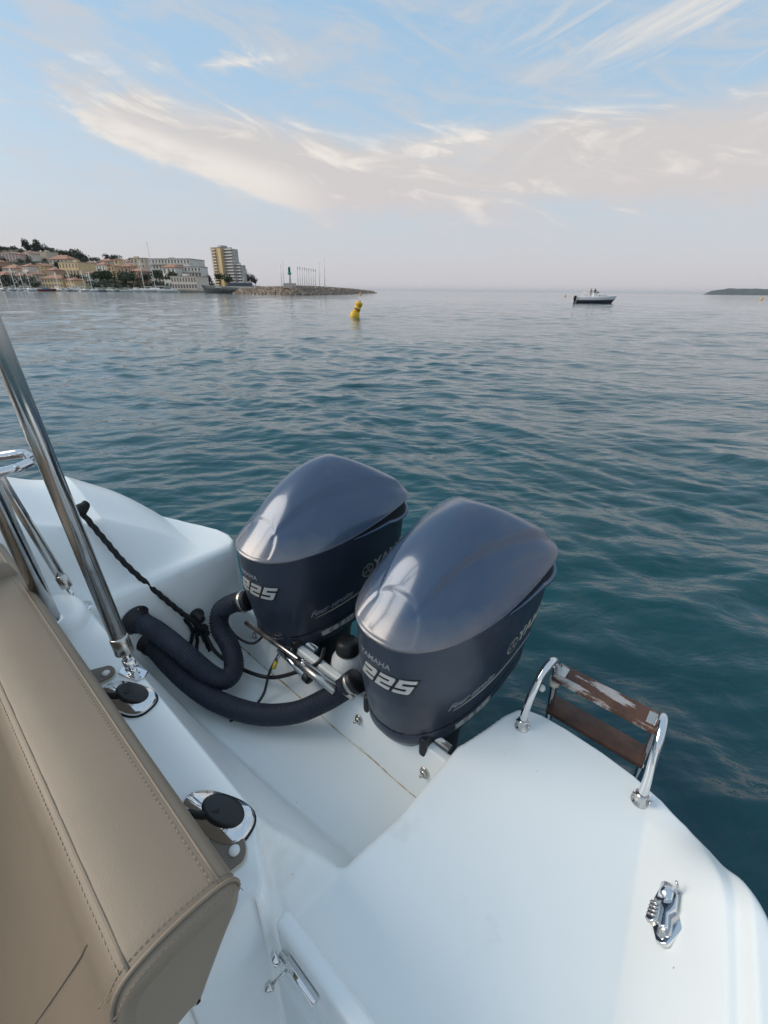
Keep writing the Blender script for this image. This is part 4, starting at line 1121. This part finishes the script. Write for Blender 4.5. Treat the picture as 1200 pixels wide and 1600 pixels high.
# the tall residential tower
def tower():
    Yd = 470
    xa, zt = far(322, Yd, 384.5); xb, _ = far(352, Yd); xc, _ = far(377, Yd)
    z0 = 3.0; w1 = (xb - xa); cx = (xa + xb) / 2
    th = Thing('residential_tower', (cx, Yd, z0), 'tall sunlit yellow residential tower standing over the far marina', 'tower', None, WORLD)
    rot = R_(-34); cr, sr = math.cos(rot), math.sin(rot); d = 9
    def L(x, y, z): return (xb + x * cr - y * sr, Yd + x * sr + y * cr, z)      # origin at the corner between the two seen faces
    def bx(x0, x1, y0, y1, za, zb):
        V = [L(x, y, z) for z in (za, zb) for x, y in ((x0, y0), (x1, y0), (x1, y1), (x0, y1))]
        return V, [[0, 3, 2, 1], [4, 5, 6, 7]] + [[i, (i + 1) % 4, 4 + (i + 1) % 4, 4 + i] for i in range(4)]
    W = w1 * 1.06; H = zt - z0; nf = 13; fh = (H - 2.5) / nf
    th.part('wall', bx(-W, 0, 0, d, z0 - 3, zt - 1.2), wallmat((.74, .54, .29), 'wall_tower'), smooth=False)  # warm sunlight on this face is put into its yellow
    th.part('wing_wall', bx(0, 12, 4, d + 1, z0 - 3, zt - 2.2), wallmat((.5, .48, .46), 'wall_wing_shaded'), smooth=False)  # shade on the side turned from the sun is put into the grey
    th.part('roof', bx(-W - .4, .4, -.4, d, zt - 1.2, zt - .5), M_ROOF2, smooth=False)
    th.part('lift_house', bx(-W * .7, -W * .35, 5, 12, zt - .5, zt + 1.3), wallmat((.5, .48, .46), 'wall_wing_shaded'), smooth=False)
    th.part('stepped_wing', bx(12, 19, 6, d + 2, z0 - 3, zt - 15), wallmat((.5, .48, .46), 'wall_wing_shaded'), smooth=False)
    for f_ in range(nf):
        z = z0 + 2 + f_ * fh
        th.part('balcony', bx(-W * .97, -W * .46, -1.5, -.02, z, z + 1.15), mat('tower_balcony', (.70, .62, .50), .8), smooth=False)
        th.part('window', bx(-W * .95, -W * .48, -.05, .03, z + 1.15, z + fh - .35), mat('tower_window', (.16, .11, .09), .4), smooth=False)
        th.part('wing_balcony', bx(.3, 11.8, 2.6, 3.98, z, z + 1.1), mat('wing_balcony', (.60, .58, .56), .8), smooth=False)
        for k in range(3):
            th.part('wing_window', bx(.8 + k * 3.8, 3.6 + k * 3.8, 3.93, 4.03, z + 1.1, z + fh - .4), M_WIN, smooth=False)
        if f_ < 8:
            th.part('stepped_balcony', bx(12.3, 18.8, 4.8, 5.98, z, z + 1.1), mat('wing_balcony', (.60, .58, .56), .8), smooth=False)
            th.part('stepped_window', bx(12.6, 18.5, 5.93, 6.03, z + 1.1, z + fh - .4), M_WIN, smooth=False)
tower()

# trees of the far shore
M_LEAF = mat('dark_foliage', (.040, .056, .032), .8, var=.45, vscale=.35)
M_LEAF2 = mat('pine_foliage', (.035, .055, .022), .8, var=.4, vscale=.3)
M_BARK = mat('far_bark', (.12, .085, .06), .9)
def crown(c, rx, rz, n, size, flat=.0, seed=0, lobes=6):
    r = np.random.default_rng(seed)
    lo = [(r.normal(0, .38, 3) * np.array([1, 1, .7])) for _ in range(lobes)]
    V = []; Fc = []
    for i in range(n):
        l = lo[r.integers(lobes)]; q = r.normal(0, 1, 3); q /= np.linalg.norm(q); q *= r.uniform(.25, .62)
        p = l + q
        if flat: p[2] = max(p[2], -flat)
        P = np.array([c[0] + p[0] * rx, c[1] + p[1] * rx, c[2] + p[2] * rz])
        a = r.normal(0, 1, 3); a /= np.linalg.norm(a); b = np.cross(a, r.normal(0, 1, 3)); b /= np.linalg.norm(b)
        s_ = size * r.uniform(.6, 1.4); k = len(V)
        V += [tuple(P + a * s_), tuple(P + b * s_ * .7), tuple(P - a * s_), tuple(P - b * s_ * .7)]; Fc.append([k, k + 1, k + 2, k + 3])
    return V, Fc
def tree(u, vb, vt, Yd, wpx, label, kind='round', seed=0, group='trees of the far shore'):
    x, zt = far(u, Yd, vt); _, zb = far(u, Yd, vb); w = wpx * Yd * math.cos(PITCH) / FPX
    zg = min(zb, float(terrain(x, Yd))) ; h = zt - zb
    nm = {'round': 'broadleaf_tree', 'umbrella': 'umbrella_pine', 'spire': 'cypress_tree'}[kind]
    th = Thing(nm, (x, Yd, zg), label, 'tree', group, WORLD)
    cz = (zt + zb) / 2
    th.part('trunk', join(tube(spline([(x, Yd, zg - 1), (x + .3, Yd, (zg + cz) / 2), (x + .1, Yd, cz)], 4), .35, 7, rfun=lambda l: max(.3, 1 - l * .04)), rod((x, Yd, (zg + cz) / 2), (x + w * .2, Yd, cz), .15, 6), rod((x, Yd, (zg + cz) / 2), (x - w * .2, Yd, cz), .15, 6)), M_BARK)
    n = int(min(900, 220 + w * h * 3))
    th.part('crown', crown((x, Yd, cz), w * .56, h * .56, n, max(.55, min(w, h) * .085), .35 if kind == 'umbrella' else 0, seed, 9 if kind != 'spire' else 4), M_LEAF2 if kind == 'umbrella' else M_LEAF, smooth=False)
TR = [(2, 398, 383, 610, 22, 'hilltop tree at the far left edge above the pink apartments', 'round'), (18, 396, 383, 615, 18, 'low hilltop tree left of the tallest hilltop trees', 'round'),
 (39, 396, 374, 618, 13, 'tallest hilltop tree on the skyline, left of its pair', 'round'), (54, 396, 375.5, 618, 15, 'tall hilltop tree on the skyline, right of its pair', 'round'),
 (75, 400, 387, 612, 20, 'hilltop pine right of the tall pair on the skyline', 'umbrella'), (92, 402, 388, 605, 22, 'broad hilltop pine above the beige block', 'umbrella'),
 (108, 406, 389, 600, 24, 'dense dark pine above the sandy villa', 'round'), (124, 412, 391, 590, 26, 'large dark pine descending the ridge right of the sandy villa', 'round'),
 (148, 410, 401, 600, 16, 'small skyline tree left of the two ridge trees', 'round'), (167, 409, 397.5, 600, 11, 'left one of the two dark ridge trees above the chapel', 'round'),
 (181, 408, 396.5, 600, 17, 'right one of the two dark ridge trees above the chapel', 'round'), (202, 413, 402, 590, 15, 'dark ridge tree right of the chapel tower', 'umbrella'),
 (157, 441, 419, 400, 30, 'left of the two big umbrella pines behind the marina', 'umbrella'), (188, 444, 422.5, 390, 38, 'right of the two big umbrella pines behind the marina', 'umbrella'),
 (120, 440, 427, 352, 24, 'broad dark tree below the yellow mansion', 'umbrella'), (246, 438, 420, 400, 20, 'tree right of the tall masts before the white house', 'round'),
 (267, 441, 422, 375, 22, 'round umbrella pine above the low restaurant', 'umbrella'), (292, 442, 431, 350, 12, 'small tree between the restaurant openings', 'round'),
 (342, 440, 426, 400, 20, 'umbrella pine at the foot of the tower', 'umbrella'), (325, 441, 430, 395, 10, 'dark tree left of the tower foot', 'round'), (357, 442, 430, 410, 14, 'dark tree right of the tower foot', 'round'),
 (8, 446, 426, 345, 22, 'dark tree among the masts at the far left', 'round'), (40, 444, 430, 350, 20, 'dark tree behind the moored boats left of the blue cover', 'round'), (226, 440, 424, 395, 16, 'dark tree between the tall masts', 'round'), (90, 424, 408, 470, 14, 'tree between the sandy villa and the yellow mansion', 'round'),
 (381, 442, 424, 500, 12, 'dark shrub on the slope right of the tower, upper one', 'round'), (391, 442, 428, 498, 12, 'dark shrub on the slope right of the tower, lower one', 'round'), (398, 442, 434, 495, 8, 'last small shrub at the end of the slope', 'round')]
for i, t in enumerate(TR): tree(*t, seed=i)
# woods between the houses read as one mass
def woods():
    r = np.random.default_rng(5); V = []; Fc = []
    for i in range(640):
        Yd = r.uniform(360, 600); u = r.uniform(-60, 330)
        x = (u - 600) / FPX * Yd * math.cos(PITCH); z = float(terrain(x, Yd)); w = r.uniform(1.5, 3.6)
        v, f = crown((x, Yd, z + w * .7), w * 1.2, w, 26, .8, 0, i, 4); k = len(V); V += v; Fc += [[a + k for a in q] for q in f]
    o = mesh_obj('hillside_woods', V, Fc, M_LEAF, smooth=False); tag(o, 'dark green shrubs and woods between the houses of the far town', 'woods', kind='stuff')
woods()

# moored boats
M_HULLW = mat('far_hull_white', (.70, .69, .67), .4, var=.05)
M_HULLD = mat('far_hull_dark', (.05, .055, .07), .35)
M_HULLG = mat('far_hull_grey', (.20, .20, .21), .35)
M_MAST = mat('far_mast', (.80, .77, .72), .4)
def hull_mesh(x, y, L_, B_, fb, rot, sheer=.35, z0=-.25, rake=.12, bw=.5, x0=0.0):
    cr, sr = math.cos(rot), math.sin(rot); V = []; Fc = []; n = 14
    for i in range(n + 1):
        t = i / n
        w = B_ / 2 * (1 - max(0, (t - .45) / .55) ** 2.2) * (.86 + .14 * min(1, t * 4)) + .02
        zt = fb * (1 + sheer * t * t)
        for k, (yy, zz, xo) in enumerate(((-w * bw, z0, x0), (-w * max(.92, bw), zt * .45, (rake + x0) * .5), (-w, zt, rake), (-w * .93, zt + .06, rake), (w * .93, zt + .06, rake), (w, zt, rake), (w * max(.92, bw), zt * .45, (rake + x0) * .5), (w * bw, z0, x0))):
            X_ = (t - .5) * L_ + xo * L_ * t * t; V.append((x + X_ * cr - yy * sr, y + X_ * sr + yy * cr, zz))
    for i in range(n):
        for k in range(7): a = i * 8 + k; Fc.append([a, a + 8, a + 9, a + 1])
    Fc.append([7, 6, 5, 4, 3, 2, 1, 0]); Fc.append([n * 8 + k for k in range(8)])
    return V, Fc
def bpart(x, y, rot, x0, x1, w0, w1, z0, z1, slope=.0):
    cr, sr = math.cos(rot), math.sin(rot)
    V = []
    for z, i0_, i1_, w in ((z0, x0, x1, w0), (z1, x0 + slope, x1 - slope * 1.6, w1)):
        for X_, Y_ in ((i0_, -w / 2), (i1_, -w / 2), (i1_, w / 2), (i0_, w / 2)): V.append((x + X_ * cr - Y_ * sr, y + X_ * sr + Y_ * cr, z))
    return V, [[0, 3, 2, 1], [4, 5, 6, 7]] + [[i, (i + 1) % 4, 4 + (i + 1) % 4, 4 + i] for i in range(4)]
def motor_cruiser(u, Yd, L_, rot, label, hullm=None, name='moored_motorboat', cover=None, group='motorboats moored at the far quay'):
    x, _ = far(u, Yd)
    th = Thing(name, (x, Yd, 0), label, 'boat', group, WORLD)
    B_ = L_ * .33; fb = L_ * .11
    th.part('hull', hull_mesh(x, Yd, L_, B_, fb, rot), hullm or M_HULLW)
    th.part('cabin', bpart(x, Yd, rot, -.22 * L_, .22 * L_, B_ * .72, B_ * .5, fb * 1.0, fb + L_ * .10, L_ * .05), cover or M_HULLW, smooth=False)
    if not cover:
        th.part('windscreen', bpart(x, Yd, rot, -.18 * L_, .17 * L_, B_ * .74, B_ * .54, fb + L_ * .035, fb + L_ * .085, L_ * .03), M_WIN, smooth=False)
        th.part('roof', bpart(x, Yd, rot, -.25 * L_, .10 * L_, B_ * .62, B_ * .58, fb + L_ * .15, fb + L_ * .165, 0), M_HULLW, smooth=False)
        th.part('roof_post', rod((x - .1 * L_ * math.cos(rot), Yd - .1 * L_ * math.sin(rot), fb), (x - .12 * L_ * math.cos(rot), Yd - .12 * L_ * math.sin(rot), fb + L_ * .155), .05, 6), M_MAST)
def sail_yacht(u, vtop, Yd, L_, rot, label, lean=0.0, group='sailing yachts moored at the far quay', show_hull=True):
    x, zt = far(u, Yd, vtop); xb, _ = far(u, Yd)
    x = xb
    th = Thing('sailing_yacht', (x, Yd, 0), label, 'boat', group, WORLD)
    B_ = L_ * .28; fb = L_ * .09
    th.part('hull', hull_mesh(x, Yd, L_, B_, fb, rot, .25), M_HULLW)
    th.part('cabin', bpart(x, Yd, rot, -.15 * L_, .2 * L_, B_ * .55, B_ * .4, fb, fb + L_ * .05, L_ * .04), M_HULLW, smooth=False)
    m_ = th.part('mast', tube([(x, Yd, fb), (x + lean * .5, Yd, (fb + zt) / 2), (x + lean, Yd, zt)], .19, 7), M_MAST)
    cr, sr = math.cos(rot), math.sin(rot)
    th.part('boom', rod((x, Yd, fb + 1.6), (x - L_ * .36 * cr, Yd - L_ * .36 * sr, fb + 1.7), .16, 6), M_HULLW)
    th.part('forestay', rod((x + lean, Yd, zt), (x + L_ * .5 * cr, Yd + L_ * .5 * sr, fb), .03, 4), M_MAST)
    th.part('backstay', rod((x + lean, Yd, zt), (x - L_ * .48 * cr, Yd - L_ * .48 * sr, fb), .03, 4), M_MAST)
    z_ = fb + (zt - fb) * .55
    th.part('spreader', rod((x + lean * .55 - .9, Yd, z_), (x + lean * .55 + .9, Yd, z_), .05, 5), M_MAST)
for k, (u, vt, L_, rt) in enumerate(((4, 424, 9, 70), (24, 418, 10, 100), (37, 425, 9, 80), (48, 421, 9, 95), (92, 425, 9, 85), (112, 424, 9, 100), (133, 423, 10, 80), (144, 425, 9, 95))):
    sail_yacht(u, vt, 292 + (k % 3) * 4, L_, R_(rt), 'small moored sailing yacht, number %s from the left edge along the quay' % ('one', 'two', 'three', 'four', 'five', 'six', 'seven', 'eight')[k])
sail_yacht(226, 406, 300, 13, R_(190), 'sailing yacht carrying the shorter of the two tall masts')
sail_yacht(243, 377, 296, 17, R_(178), 'white sailing yacht carrying the tallest mast of the marina')
names = ['first', 'second', 'third', 'fourth', 'fifth', 'sixth', 'seventh', 'eighth', 'ninth', 'tenth', 'eleventh', 'twelfth', 'thirteenth', 'fourteenth']
mb = [(6, 7, 80), (17, 8, 95), (31, 7, 100), (47, 8, 75), (90, 9, 160), (104, 8, 100), (118, 11, 175), (128, 7, 170), (152, 8, 100), (160, 7, 80), (171, 8, 170), (182, 7, 100), (198, 8, 10), (212, 9, 160)]
for k, (u, L_, rt) in enumerate(mb):
    motor_cruiser(u, (290 if u < 136 else 306) + (k % 4) * 2, L_, R_(rt), 'small white moored motorboat, %s in the quay row from the left' % names[k], M_HULLG if k in (9, 11) else None)
motor_cruiser(72, 286, 9, R_(5), 'moored boat under a bright blue cover at the left quay', mat('far_hull_red', (.20, .05, .04), .4), cover=mat('blue_cover', (.05, .16, .30), .7))
motor_cruiser(262, 292, 12, R_(185), 'white flybridge motorboat right of the tallest mast')

# big dark yacht moored at the breakwater
def yacht():
    Yd = 262; xa, _ = far(318, Yd); xb, _ = far(420, Yd); L_ = xb - xa; x = (xa + xb) / 2; rot = R_(180)
    th = Thing('large_yacht', (x, Yd, 0), 'large yacht with dark grey hull moored against the stone breakwater', 'yacht', None, WORLD)
    th.part('hull', hull_mesh(x, Yd, L_ * .93, 6.5, 2.5, rot, .55, -.4, .07), mat('yacht_hull', (.15, .14, .13), .3))
    th.part('deck', bpart(x, Yd, rot, -.44 * L_, .30 * L_, 5.6, 5.2, 2.5, 3.3, .8), mat('yacht_deck', (.50, .46, .40), .5), smooth=False)
    cb_ = th.part('cabin', bpart(x, Yd, rot, -.30 * L_, .16 * L_, 4.8, 3.8, 3.3, 4.9, 2.4), mat('yacht_glass', (.06, .06, .07), .2), smooth=False)
    th.part('roof', bpart(x, Yd, rot, -.26 * L_, .02 * L_, 4.2, 3.9, 4.85, 5.15, .4), M_HULLG, smooth=False)
    for k in range(4):
        px = -.18 * L_ + k * .12 * L_
        th.part('porthole', bpart(x, Yd, rot, px, px + 1.1, 6.62, 6.56, 1.35, 1.9), M_WIN, smooth=False)
    th.part('radar_mast', join(rod((x + 4, Yd, 5), (x + 4.6, Yd, 7.6), .12, 6)), M_MAST)
yacht()

# breakwater
def breakwater():
    path = [(372, 246, 2.3), (400, 236, 2.6), (435, 224, 2.8), (470, 220, 2.9), (505, 245, 3.0), (540, 300, 2.8), (565, 380, 2.5), (584, 480, 1.6)]
    P = []
    for u, y, h in path:
        x, _ = far(u, y); P.append((x, y, h))
    base = P[3]
    th = Thing('breakwater', (base[0], base[1], 0), 'long breakwater of brown boulders sheltering the marina', 'breakwater', None, WORLD)
    Q = spline(P, 8); V = []; Fc = []
    sec = [(-5.5, -1.0), (-3.4, .5), (-1.6, .85), (-.6, 1.0), (2.2, 1.0), (2.3, 1.28), (3.0, 1.28), (3.1, .4), (6, -1)]
    for i, q in enumerate(Q):
        t = (Q[min(i + 1, len(Q) - 1)] - Q[max(i - 1, 0)]); t.z = 0; t.normalize(); nn = Vector((-t.y, t.x, 0))
        if nn.y < 0: nn = -nn
        for o, h in sec:
            p = Vector((q.x, q.y, 0)) + nn * (o + 3); V.append((p.x, p.y, q.z * h if h > 0 else -1))
    k = len(sec)
    Fc = [[i * k + j, (i + 1) * k + j, (i + 1) * k + j + 1, i * k + j + 1] for i in range(len(Q) - 1) for j in range(k - 1)]
    Fc.append(list(range((len(Q) - 1) * k, len(Q) * k)))
    th.part('core_wall', (V, Fc), mat('breakwater_wall', (.27, .225, .19), .9, var=.3, vscale=.3), smooth=False)
    r = np.random.default_rng(3); V = []; Fc = []
    for i in range(1700):
        f_ = r.uniform(0, len(Q) - 1.001); j = int(f_); q = Q[j].lerp(Q[j + 1], f_ - j)
        t = (Q[j + 1] - Q[j]); t.z = 0; t.normalize(); nn = Vector((-t.y, t.x, 0))
        if nn.y < 0: nn = -nn
        o = r.uniform(-6.2, -1.0); h = max(0, min(1, (o + 6) / 4.6)) * q.z * .95
        c = np.array((q.x + nn.x * (o + 3), q.y + nn.y * (o + 3), h)); s_ = r.uniform(.35, .95); m_ = len(V)
        pts = [(-1, -1, -1), (1, -1, -1), (1, 1, -1), (-1, 1, -1), (-.8, -.7, 1), (.8, -.8, .9), (.7, .8, 1), (-.8, .7, .8)]
        a = r.uniform(0, 6.28)
        for p in pts:
            p = np.array(p) * r.uniform(.6, 1.2, 3) * s_
            V.append((c[0] + p[0] * math.cos(a) - p[1] * math.sin(a), c[1] + p[0] * math.sin(a) + p[1] * math.cos(a), c[2] + p[2] * .7))
        Fc += [[m_ + z for z in q_] for q_ in ([0, 3, 2, 1], [4, 5, 6, 7], [0, 1, 5, 4], [1, 2, 6, 5], [2, 3, 7, 6], [3, 0, 4, 7])]
    o = th.part('boulders', (V, Fc), mat('boulders', (.30, .235, .185), .92, var=.45, vscale=.8), smooth=False); tag(o, kind='stuff')
    return P
BW = breakwater()
def bw_base(u, y):
    x, _ = far(u, y); return x, y
# harbour light and flagpoles on the breakwater
def light():
    u, y = 453.5, 222; x, zb = far(u, y, 444); _, zt = far(u, y, 416.5)
    th = Thing('harbour_light', (x, y, 3.3), 'white and green harbour light column on the breakwater', 'lighthouse', None, WORLD)
    h = zt - 3.3
    th.part('plinth', join(bpart(x - .6, y, 0, -2.2, 3.2, 4, 3.6, 2.6, 4.6, .2)), mat('light_plinth', (.45, .40, .34), .8), smooth=False)
    th.part('column', lathe([(.55, 1.0), (.50, h * .45), (.46, h * .60)], (x, y, 3.3), (0, 0, 1), 16), mat('light_white', (.66, .66, .64), .6))
    th.part('gallery', lathe([(.46, h * .60), (.85, h * .62), (.85, h * .70), (.52, h * .71)], (x, y, 3.3), (0, 0, 1), 16), mat('light_green', (.05, .33, .27), .5))
    th.part('lantern', lathe([(.52, h * .71), (.5, h * .93), (.62, h * .94), (.1, h), (0, h)], (x, y, 3.3), (0, 0, 1), 16), mat('light_green', (.05, .33, .27), .5))
light()
for k in range(9):
    u = 466.5 + k * 3.4; y = 226 + k * 1.6
    x, _ = far(u, y); _, zt = far(u, y, 415.5 + k * .55)
    th = Thing('flagpole', (x, y, 3.4), 'thin white flagpole on the breakwater, %s from the harbour light' % names[k], 'flagpole', 'row of flagpoles beside the harbour light', WORLD)
    th.part('pole', tube([(x, y, 3.0), (x, y, zt)], .17, 6), mat('pole_white', (.84, .83, .81), .5))
    r = random.Random(k); c = (.60, .25, .22) if k % 2 else (.62, .6, .58)
    V = [(x, y, zt - .1), (x + .45, y + .1, zt - .5), (x + .30, y, zt - 1.5), (x, y, zt - 1.2)]
    V += [(a, b + .04, c_) for a, b, c_ in V]
    th.part('flag', (V, [[0, 1, 2, 3], [7, 6, 5, 4], [0, 4, 5, 1], [1, 5, 6, 2], [2, 6, 7, 3], [3, 7, 4, 0]]), mat('flag_%d' % (k % 2), c, .8), smooth=False)
for k, (u, vt, lb) in enumerate(((441, 413, 'dark masted yacht left of the harbour light behind the breakwater'), (444.5, 408, 'second masted yacht left of the harbour light behind the breakwater'), (500, 409, 'yacht with tall mast right of the flagpoles, left of its pair'), (508, 403, 'yacht with the tallest mast right of the flagpoles'))):
    sail_yacht(u, vt, 250 + k * 4, 11, R_(100), lb, group='yachts behind the breakwater')
for k, (u, lb) in enumerate(((404, 'white motorboat behind the breakwater, nearest to the dark yacht'), (416, 'white motorboat behind the breakwater, middle one of three'), (428, 'white motorboat behind the breakwater, nearest to the harbour light'))):
    motor_cruiser(u, 262, 11, R_(20), lb, group='motorboats behind the breakwater')

# yellow mark buoy
def buoy():
    Yd = 38.2; x, _ = far(554, Yd); sc_ = 1.0
    th = Thing('marker_buoy', (x, Yd, 0), 'tilted yellow marker buoy floating in the open water', 'buoy', None, WORLD)
    m_ = mat('buoy_yellow', (.80, .47, .02), .5, var=.12, vscale=3, dirt=(.45, .27, .05), dscale=4)
    ax = Vector((.42, .0, 1)).normalized()
    th.part('float', lathe([(.20, -.25), (.34, -.15), (.37, .05), (.36, .30), (.31, .40), (.27, .45)], (x - .04, Yd, 0), Vector((.2, 0, 1)), 24), m_)
    th.part('body', lathe([(.26, .38), (.25, .6), (.24, .85), (.20, .95)], (x - .08, Yd, 0), ax, 20), m_)
    th.part('head', lathe([(.18, .92), (.27, .95), (.28, 1.14), (.22, 1.22), (0, 1.24)], (x - .08, Yd, 0), ax, 20), m_)
    th.part('light_stub', lathe([(.05, 1.22), (.05, 1.3), (.0, 1.32)], (x - .08, Yd, 0), ax, 10), M_BLACK)
    th.part('name_band', lathe([(.257, .60), (.257, .72)], (x - .08, Yd, 0), ax, 20), mat('buoy_band', (.25, .14, .05), .6))
buoy()
for u, v, lb in ((884, 462.5, 'tiny far orange buoy left of the black speedboat'), (563, 460.5, 'tiny pale far buoy just above the yellow marker buoy'), (1192, 468, 'tiny pale far buoy at the right edge of the sea')):
    hzv = 454.7 + (u - 600) * .01047; Yd = CAMZ / ((v + 1 - hzv) / 868); x, _ = far(u, Yd); k = Yd / 250
    single('small_buoy', lathe([(.0, -.3), (.5, -.2), (.65, .1), (.5, .6), (.2, .9), (.1, 1.6), (0, 1.7)], (x, Yd, 0), (0, 0, 1), 12), mat('buoy_orange', (.65, .40, .18), .5), (x, Yd, 0), lb, 'buoy', 'small far buoys', WORLD)

# speedboat with two people
def speedboat():
    Yd = 104; xa, _ = far(898, Yd); xb, _ = far(960, Yd); L_ = (xb - xa); x = (xa + xb) / 2; rot = R_(-4)
    th = Thing('speedboat', (x, Yd, 0), 'black and white speedboat crossing the water at right', 'boat', None, WORLD)
    B_ = 2.3
    low = hull_mesh(x, Yd, L_ * .88, B_, .66, rot, .22, -.3, .10)
    th.part('hull', low, M_HULLD)
    top_ = hull_mesh(x, Yd, L_ * .885, B_ * 1.01, .50, rot, .15, -.04, .13, 1.0, .10)
    V = [(a, b, c + .66 + .145 * max(0, (a - xa) / L_) ** 2) for a, b, c in top_[0]]
    th.part('topsides', (V, top_[1]), M_HULLW)
    th.part('console', bpart(x, Yd, rot, -.3, .7, 1.1, .9, 1.2, 1.95, .2), M_HULLW, smooth=False)
    th.part('windscreen', bpart(x, Yd, rot, .3, .85, 1.2, 1.0, 1.9, 2.25, .2), M_WIN, smooth=False)
    th.part('sun_pad', bpart(x, Yd, rot, 1.0, 2.6, 1.3, 1.1, 1.3, 1.55, .2), mat('boat_pad', (.55, .5, .45), .7), smooth=False)
    th.part('outboard_engine', join(box((xa + .25, Yd, 1.0), (.5, .5, .8), .12), box((xa + .2, Yd, .3), (.25, .2, .9), .04)), M_BLACK)
    th.part('roll_bar', tube(spline([(x - 2.0, Yd - 1, 1.3), (x - 2.1, Yd - .9, 2.0), (x - 2.1, Yd + .9, 2.0), (x - 2.0, Yd + 1, 1.3)], 6), .05, 8), M_MAST)
    th.part('bow_rail', tube(spline([(x + .8, Yd - 1, 1.35), (x + 2.2, Yd - .8, 1.75), (x + 3.4, Yd, 1.95)], 6), .03, 6), M_MAST)
    th.part('ensign_staff', rod((xa + .9, Yd, 1.3), (xa + .8, Yd, 2.9), .03, 6), M_MAST)
    for dx, zz, c, lb in ((.0, 1.15, (.05, .04, .04), 'standing person in dark clothing at the wheel of the speedboat'), (-.65, 1.1, (.32, .22, .16), 'person in light brown top beside the helmsman')):
        person(x + dx, Yd + (.3 if dx else -.1), zz, c, lb)
def person(x, y, z, c, lb):
    vs = [(0, 0, .85), (0, 0, 1.05), (0, 0, 1.32), (0, 0, 1.45), (0, 0, 1.50), (0, .02, 1.60), (0, .02, 1.70),
          (.18, 0, 1.38), (.26, -.08, 1.10), (.22, -.28, 1.02), (-.18, 0, 1.38), (-.25, -.06, 1.10), (-.2, -.26, 1.05),
          (.09, 0, .80), (.10, -.03, .45), (.10, .02, .06), (.11, -.12, .03), (-.09, 0, .80), (-.10, -.03, .45), (-.10, .02, .06), (-.11, -.12, .03)]
    es = [(0, 1), (1, 2), (2, 3), (3, 4), (4, 5), (5, 6), (2, 7), (7, 8), (8, 9), (2, 10), (10, 11), (11, 12), (0, 13), (13, 14), (14, 15), (15, 16), (0, 17), (17, 18), (18, 19), (19, 20)]
    rad = [.14, .13, .15, .07, .055, .095, .08, .065, .048, .035, .065, .048, .035, .085, .06, .045, .035, .085, .06, .045, .035]
    me = bpy.data.meshes.new('person'); me.from_pydata([(a, b, c_) for a, b, c_ in vs], es, []); me.update()
    o = bpy.data.objects.new('person', me); C.objects.link(o); o.location = (x, y, z - .05)
    sk = o.modifiers.new('skin', 'SKIN')
    me.skin_vertices.new() if not me.skin_vertices else None
    for i, r in enumerate(rad): me.skin_vertices[0].data[i].radius = (r, r * .85)
    me.skin_vertices[0].data[0].use_root = True
    o.modifiers.new('sub', 'SUBSURF').levels = 1
    me.materials.append(mat('clothes_%d' % int(c[0] * 100), c, .8))
    tag(o, lb, 'person')
    hd = mesh_obj('head', *lathe([(0, -.12), (.07, -.09), (.095, 0), (.085, .08), (0, .125)], (0, .0, 1.63), (0, 0, 1), 12), mat('skin_tone', (.40, .24, .17), .6), o)
    hr = mesh_obj('hair', *lathe([(.10, .0), (.098, .07), (.05, .13), (0, .14)], (0, .015, 1.63), (0, 0, 1), 12), M_BLACK, o)
speedboat()

# headland on the right horizon
def headland():
    V = []; n = 90; m_ = 14
    for i in range(n):
        u = 1094 + i * 3.2
        for j in range(m_):
            Yd = 3300 + j * 60; x = (u - 600) / FPX * Yd * math.cos(PITCH)
            t = min(1, (u - 1094) / 38.0) ** .8
            ridge = (9 + 36 * t + 7 * mnoise.noise((u * .05, 0, 0)) + 3 * mnoise.noise((u * .25, 3, 0))) * min(1, (u - 1094) / 8.0)
            z = ridge * math.sin(math.pi * min(1, (j + .01) / (m_ - 1)) * .62) / math.sin(math.pi * .5) if j else -1
            V.append((x, Yd, z + 2 * mnoise.noise((u * .3, j * .8, 5)) * (j > 0)))
    o = mesh_obj('headland', V, grid_faces(n, m_), mat('headland_woods', (.075, .09, .085), .9, var=.5, vscale=.02)); tag(o, kind='structure'); o['label'] = 'low wooded headland on the right horizon'
headland()
# far blue hills peeping over the horizon line near the speedboat
# ------------------------------------------------------------------ sea air
def haze():
    hz_ = mat('sea_haze', (.8, .8, .8)); t = hz_.node_tree
    for n in list(t.nodes): t.nodes.remove(n)
    v = N('ShaderNodeVolumePrincipled', t); v.inputs['Color'].default_value = (.86, .88, .93, 1); v.inputs['Density'].default_value = .00003; v.inputs['Anisotropy'].default_value = .2
    o_ = N('ShaderNodeOutputMaterial', t); t.links.new(v.outputs[0], o_.inputs['Volume'])
    V, Fc = [], []; world_box(V, Fc, (0, 0), 82000, 82000, -4, 130, 0)
    o = mesh_obj('haze', V, Fc, hz_, smooth=False); tag(o, kind='stuff'); o['label'] = 'thin sea haze over the bay'
haze()
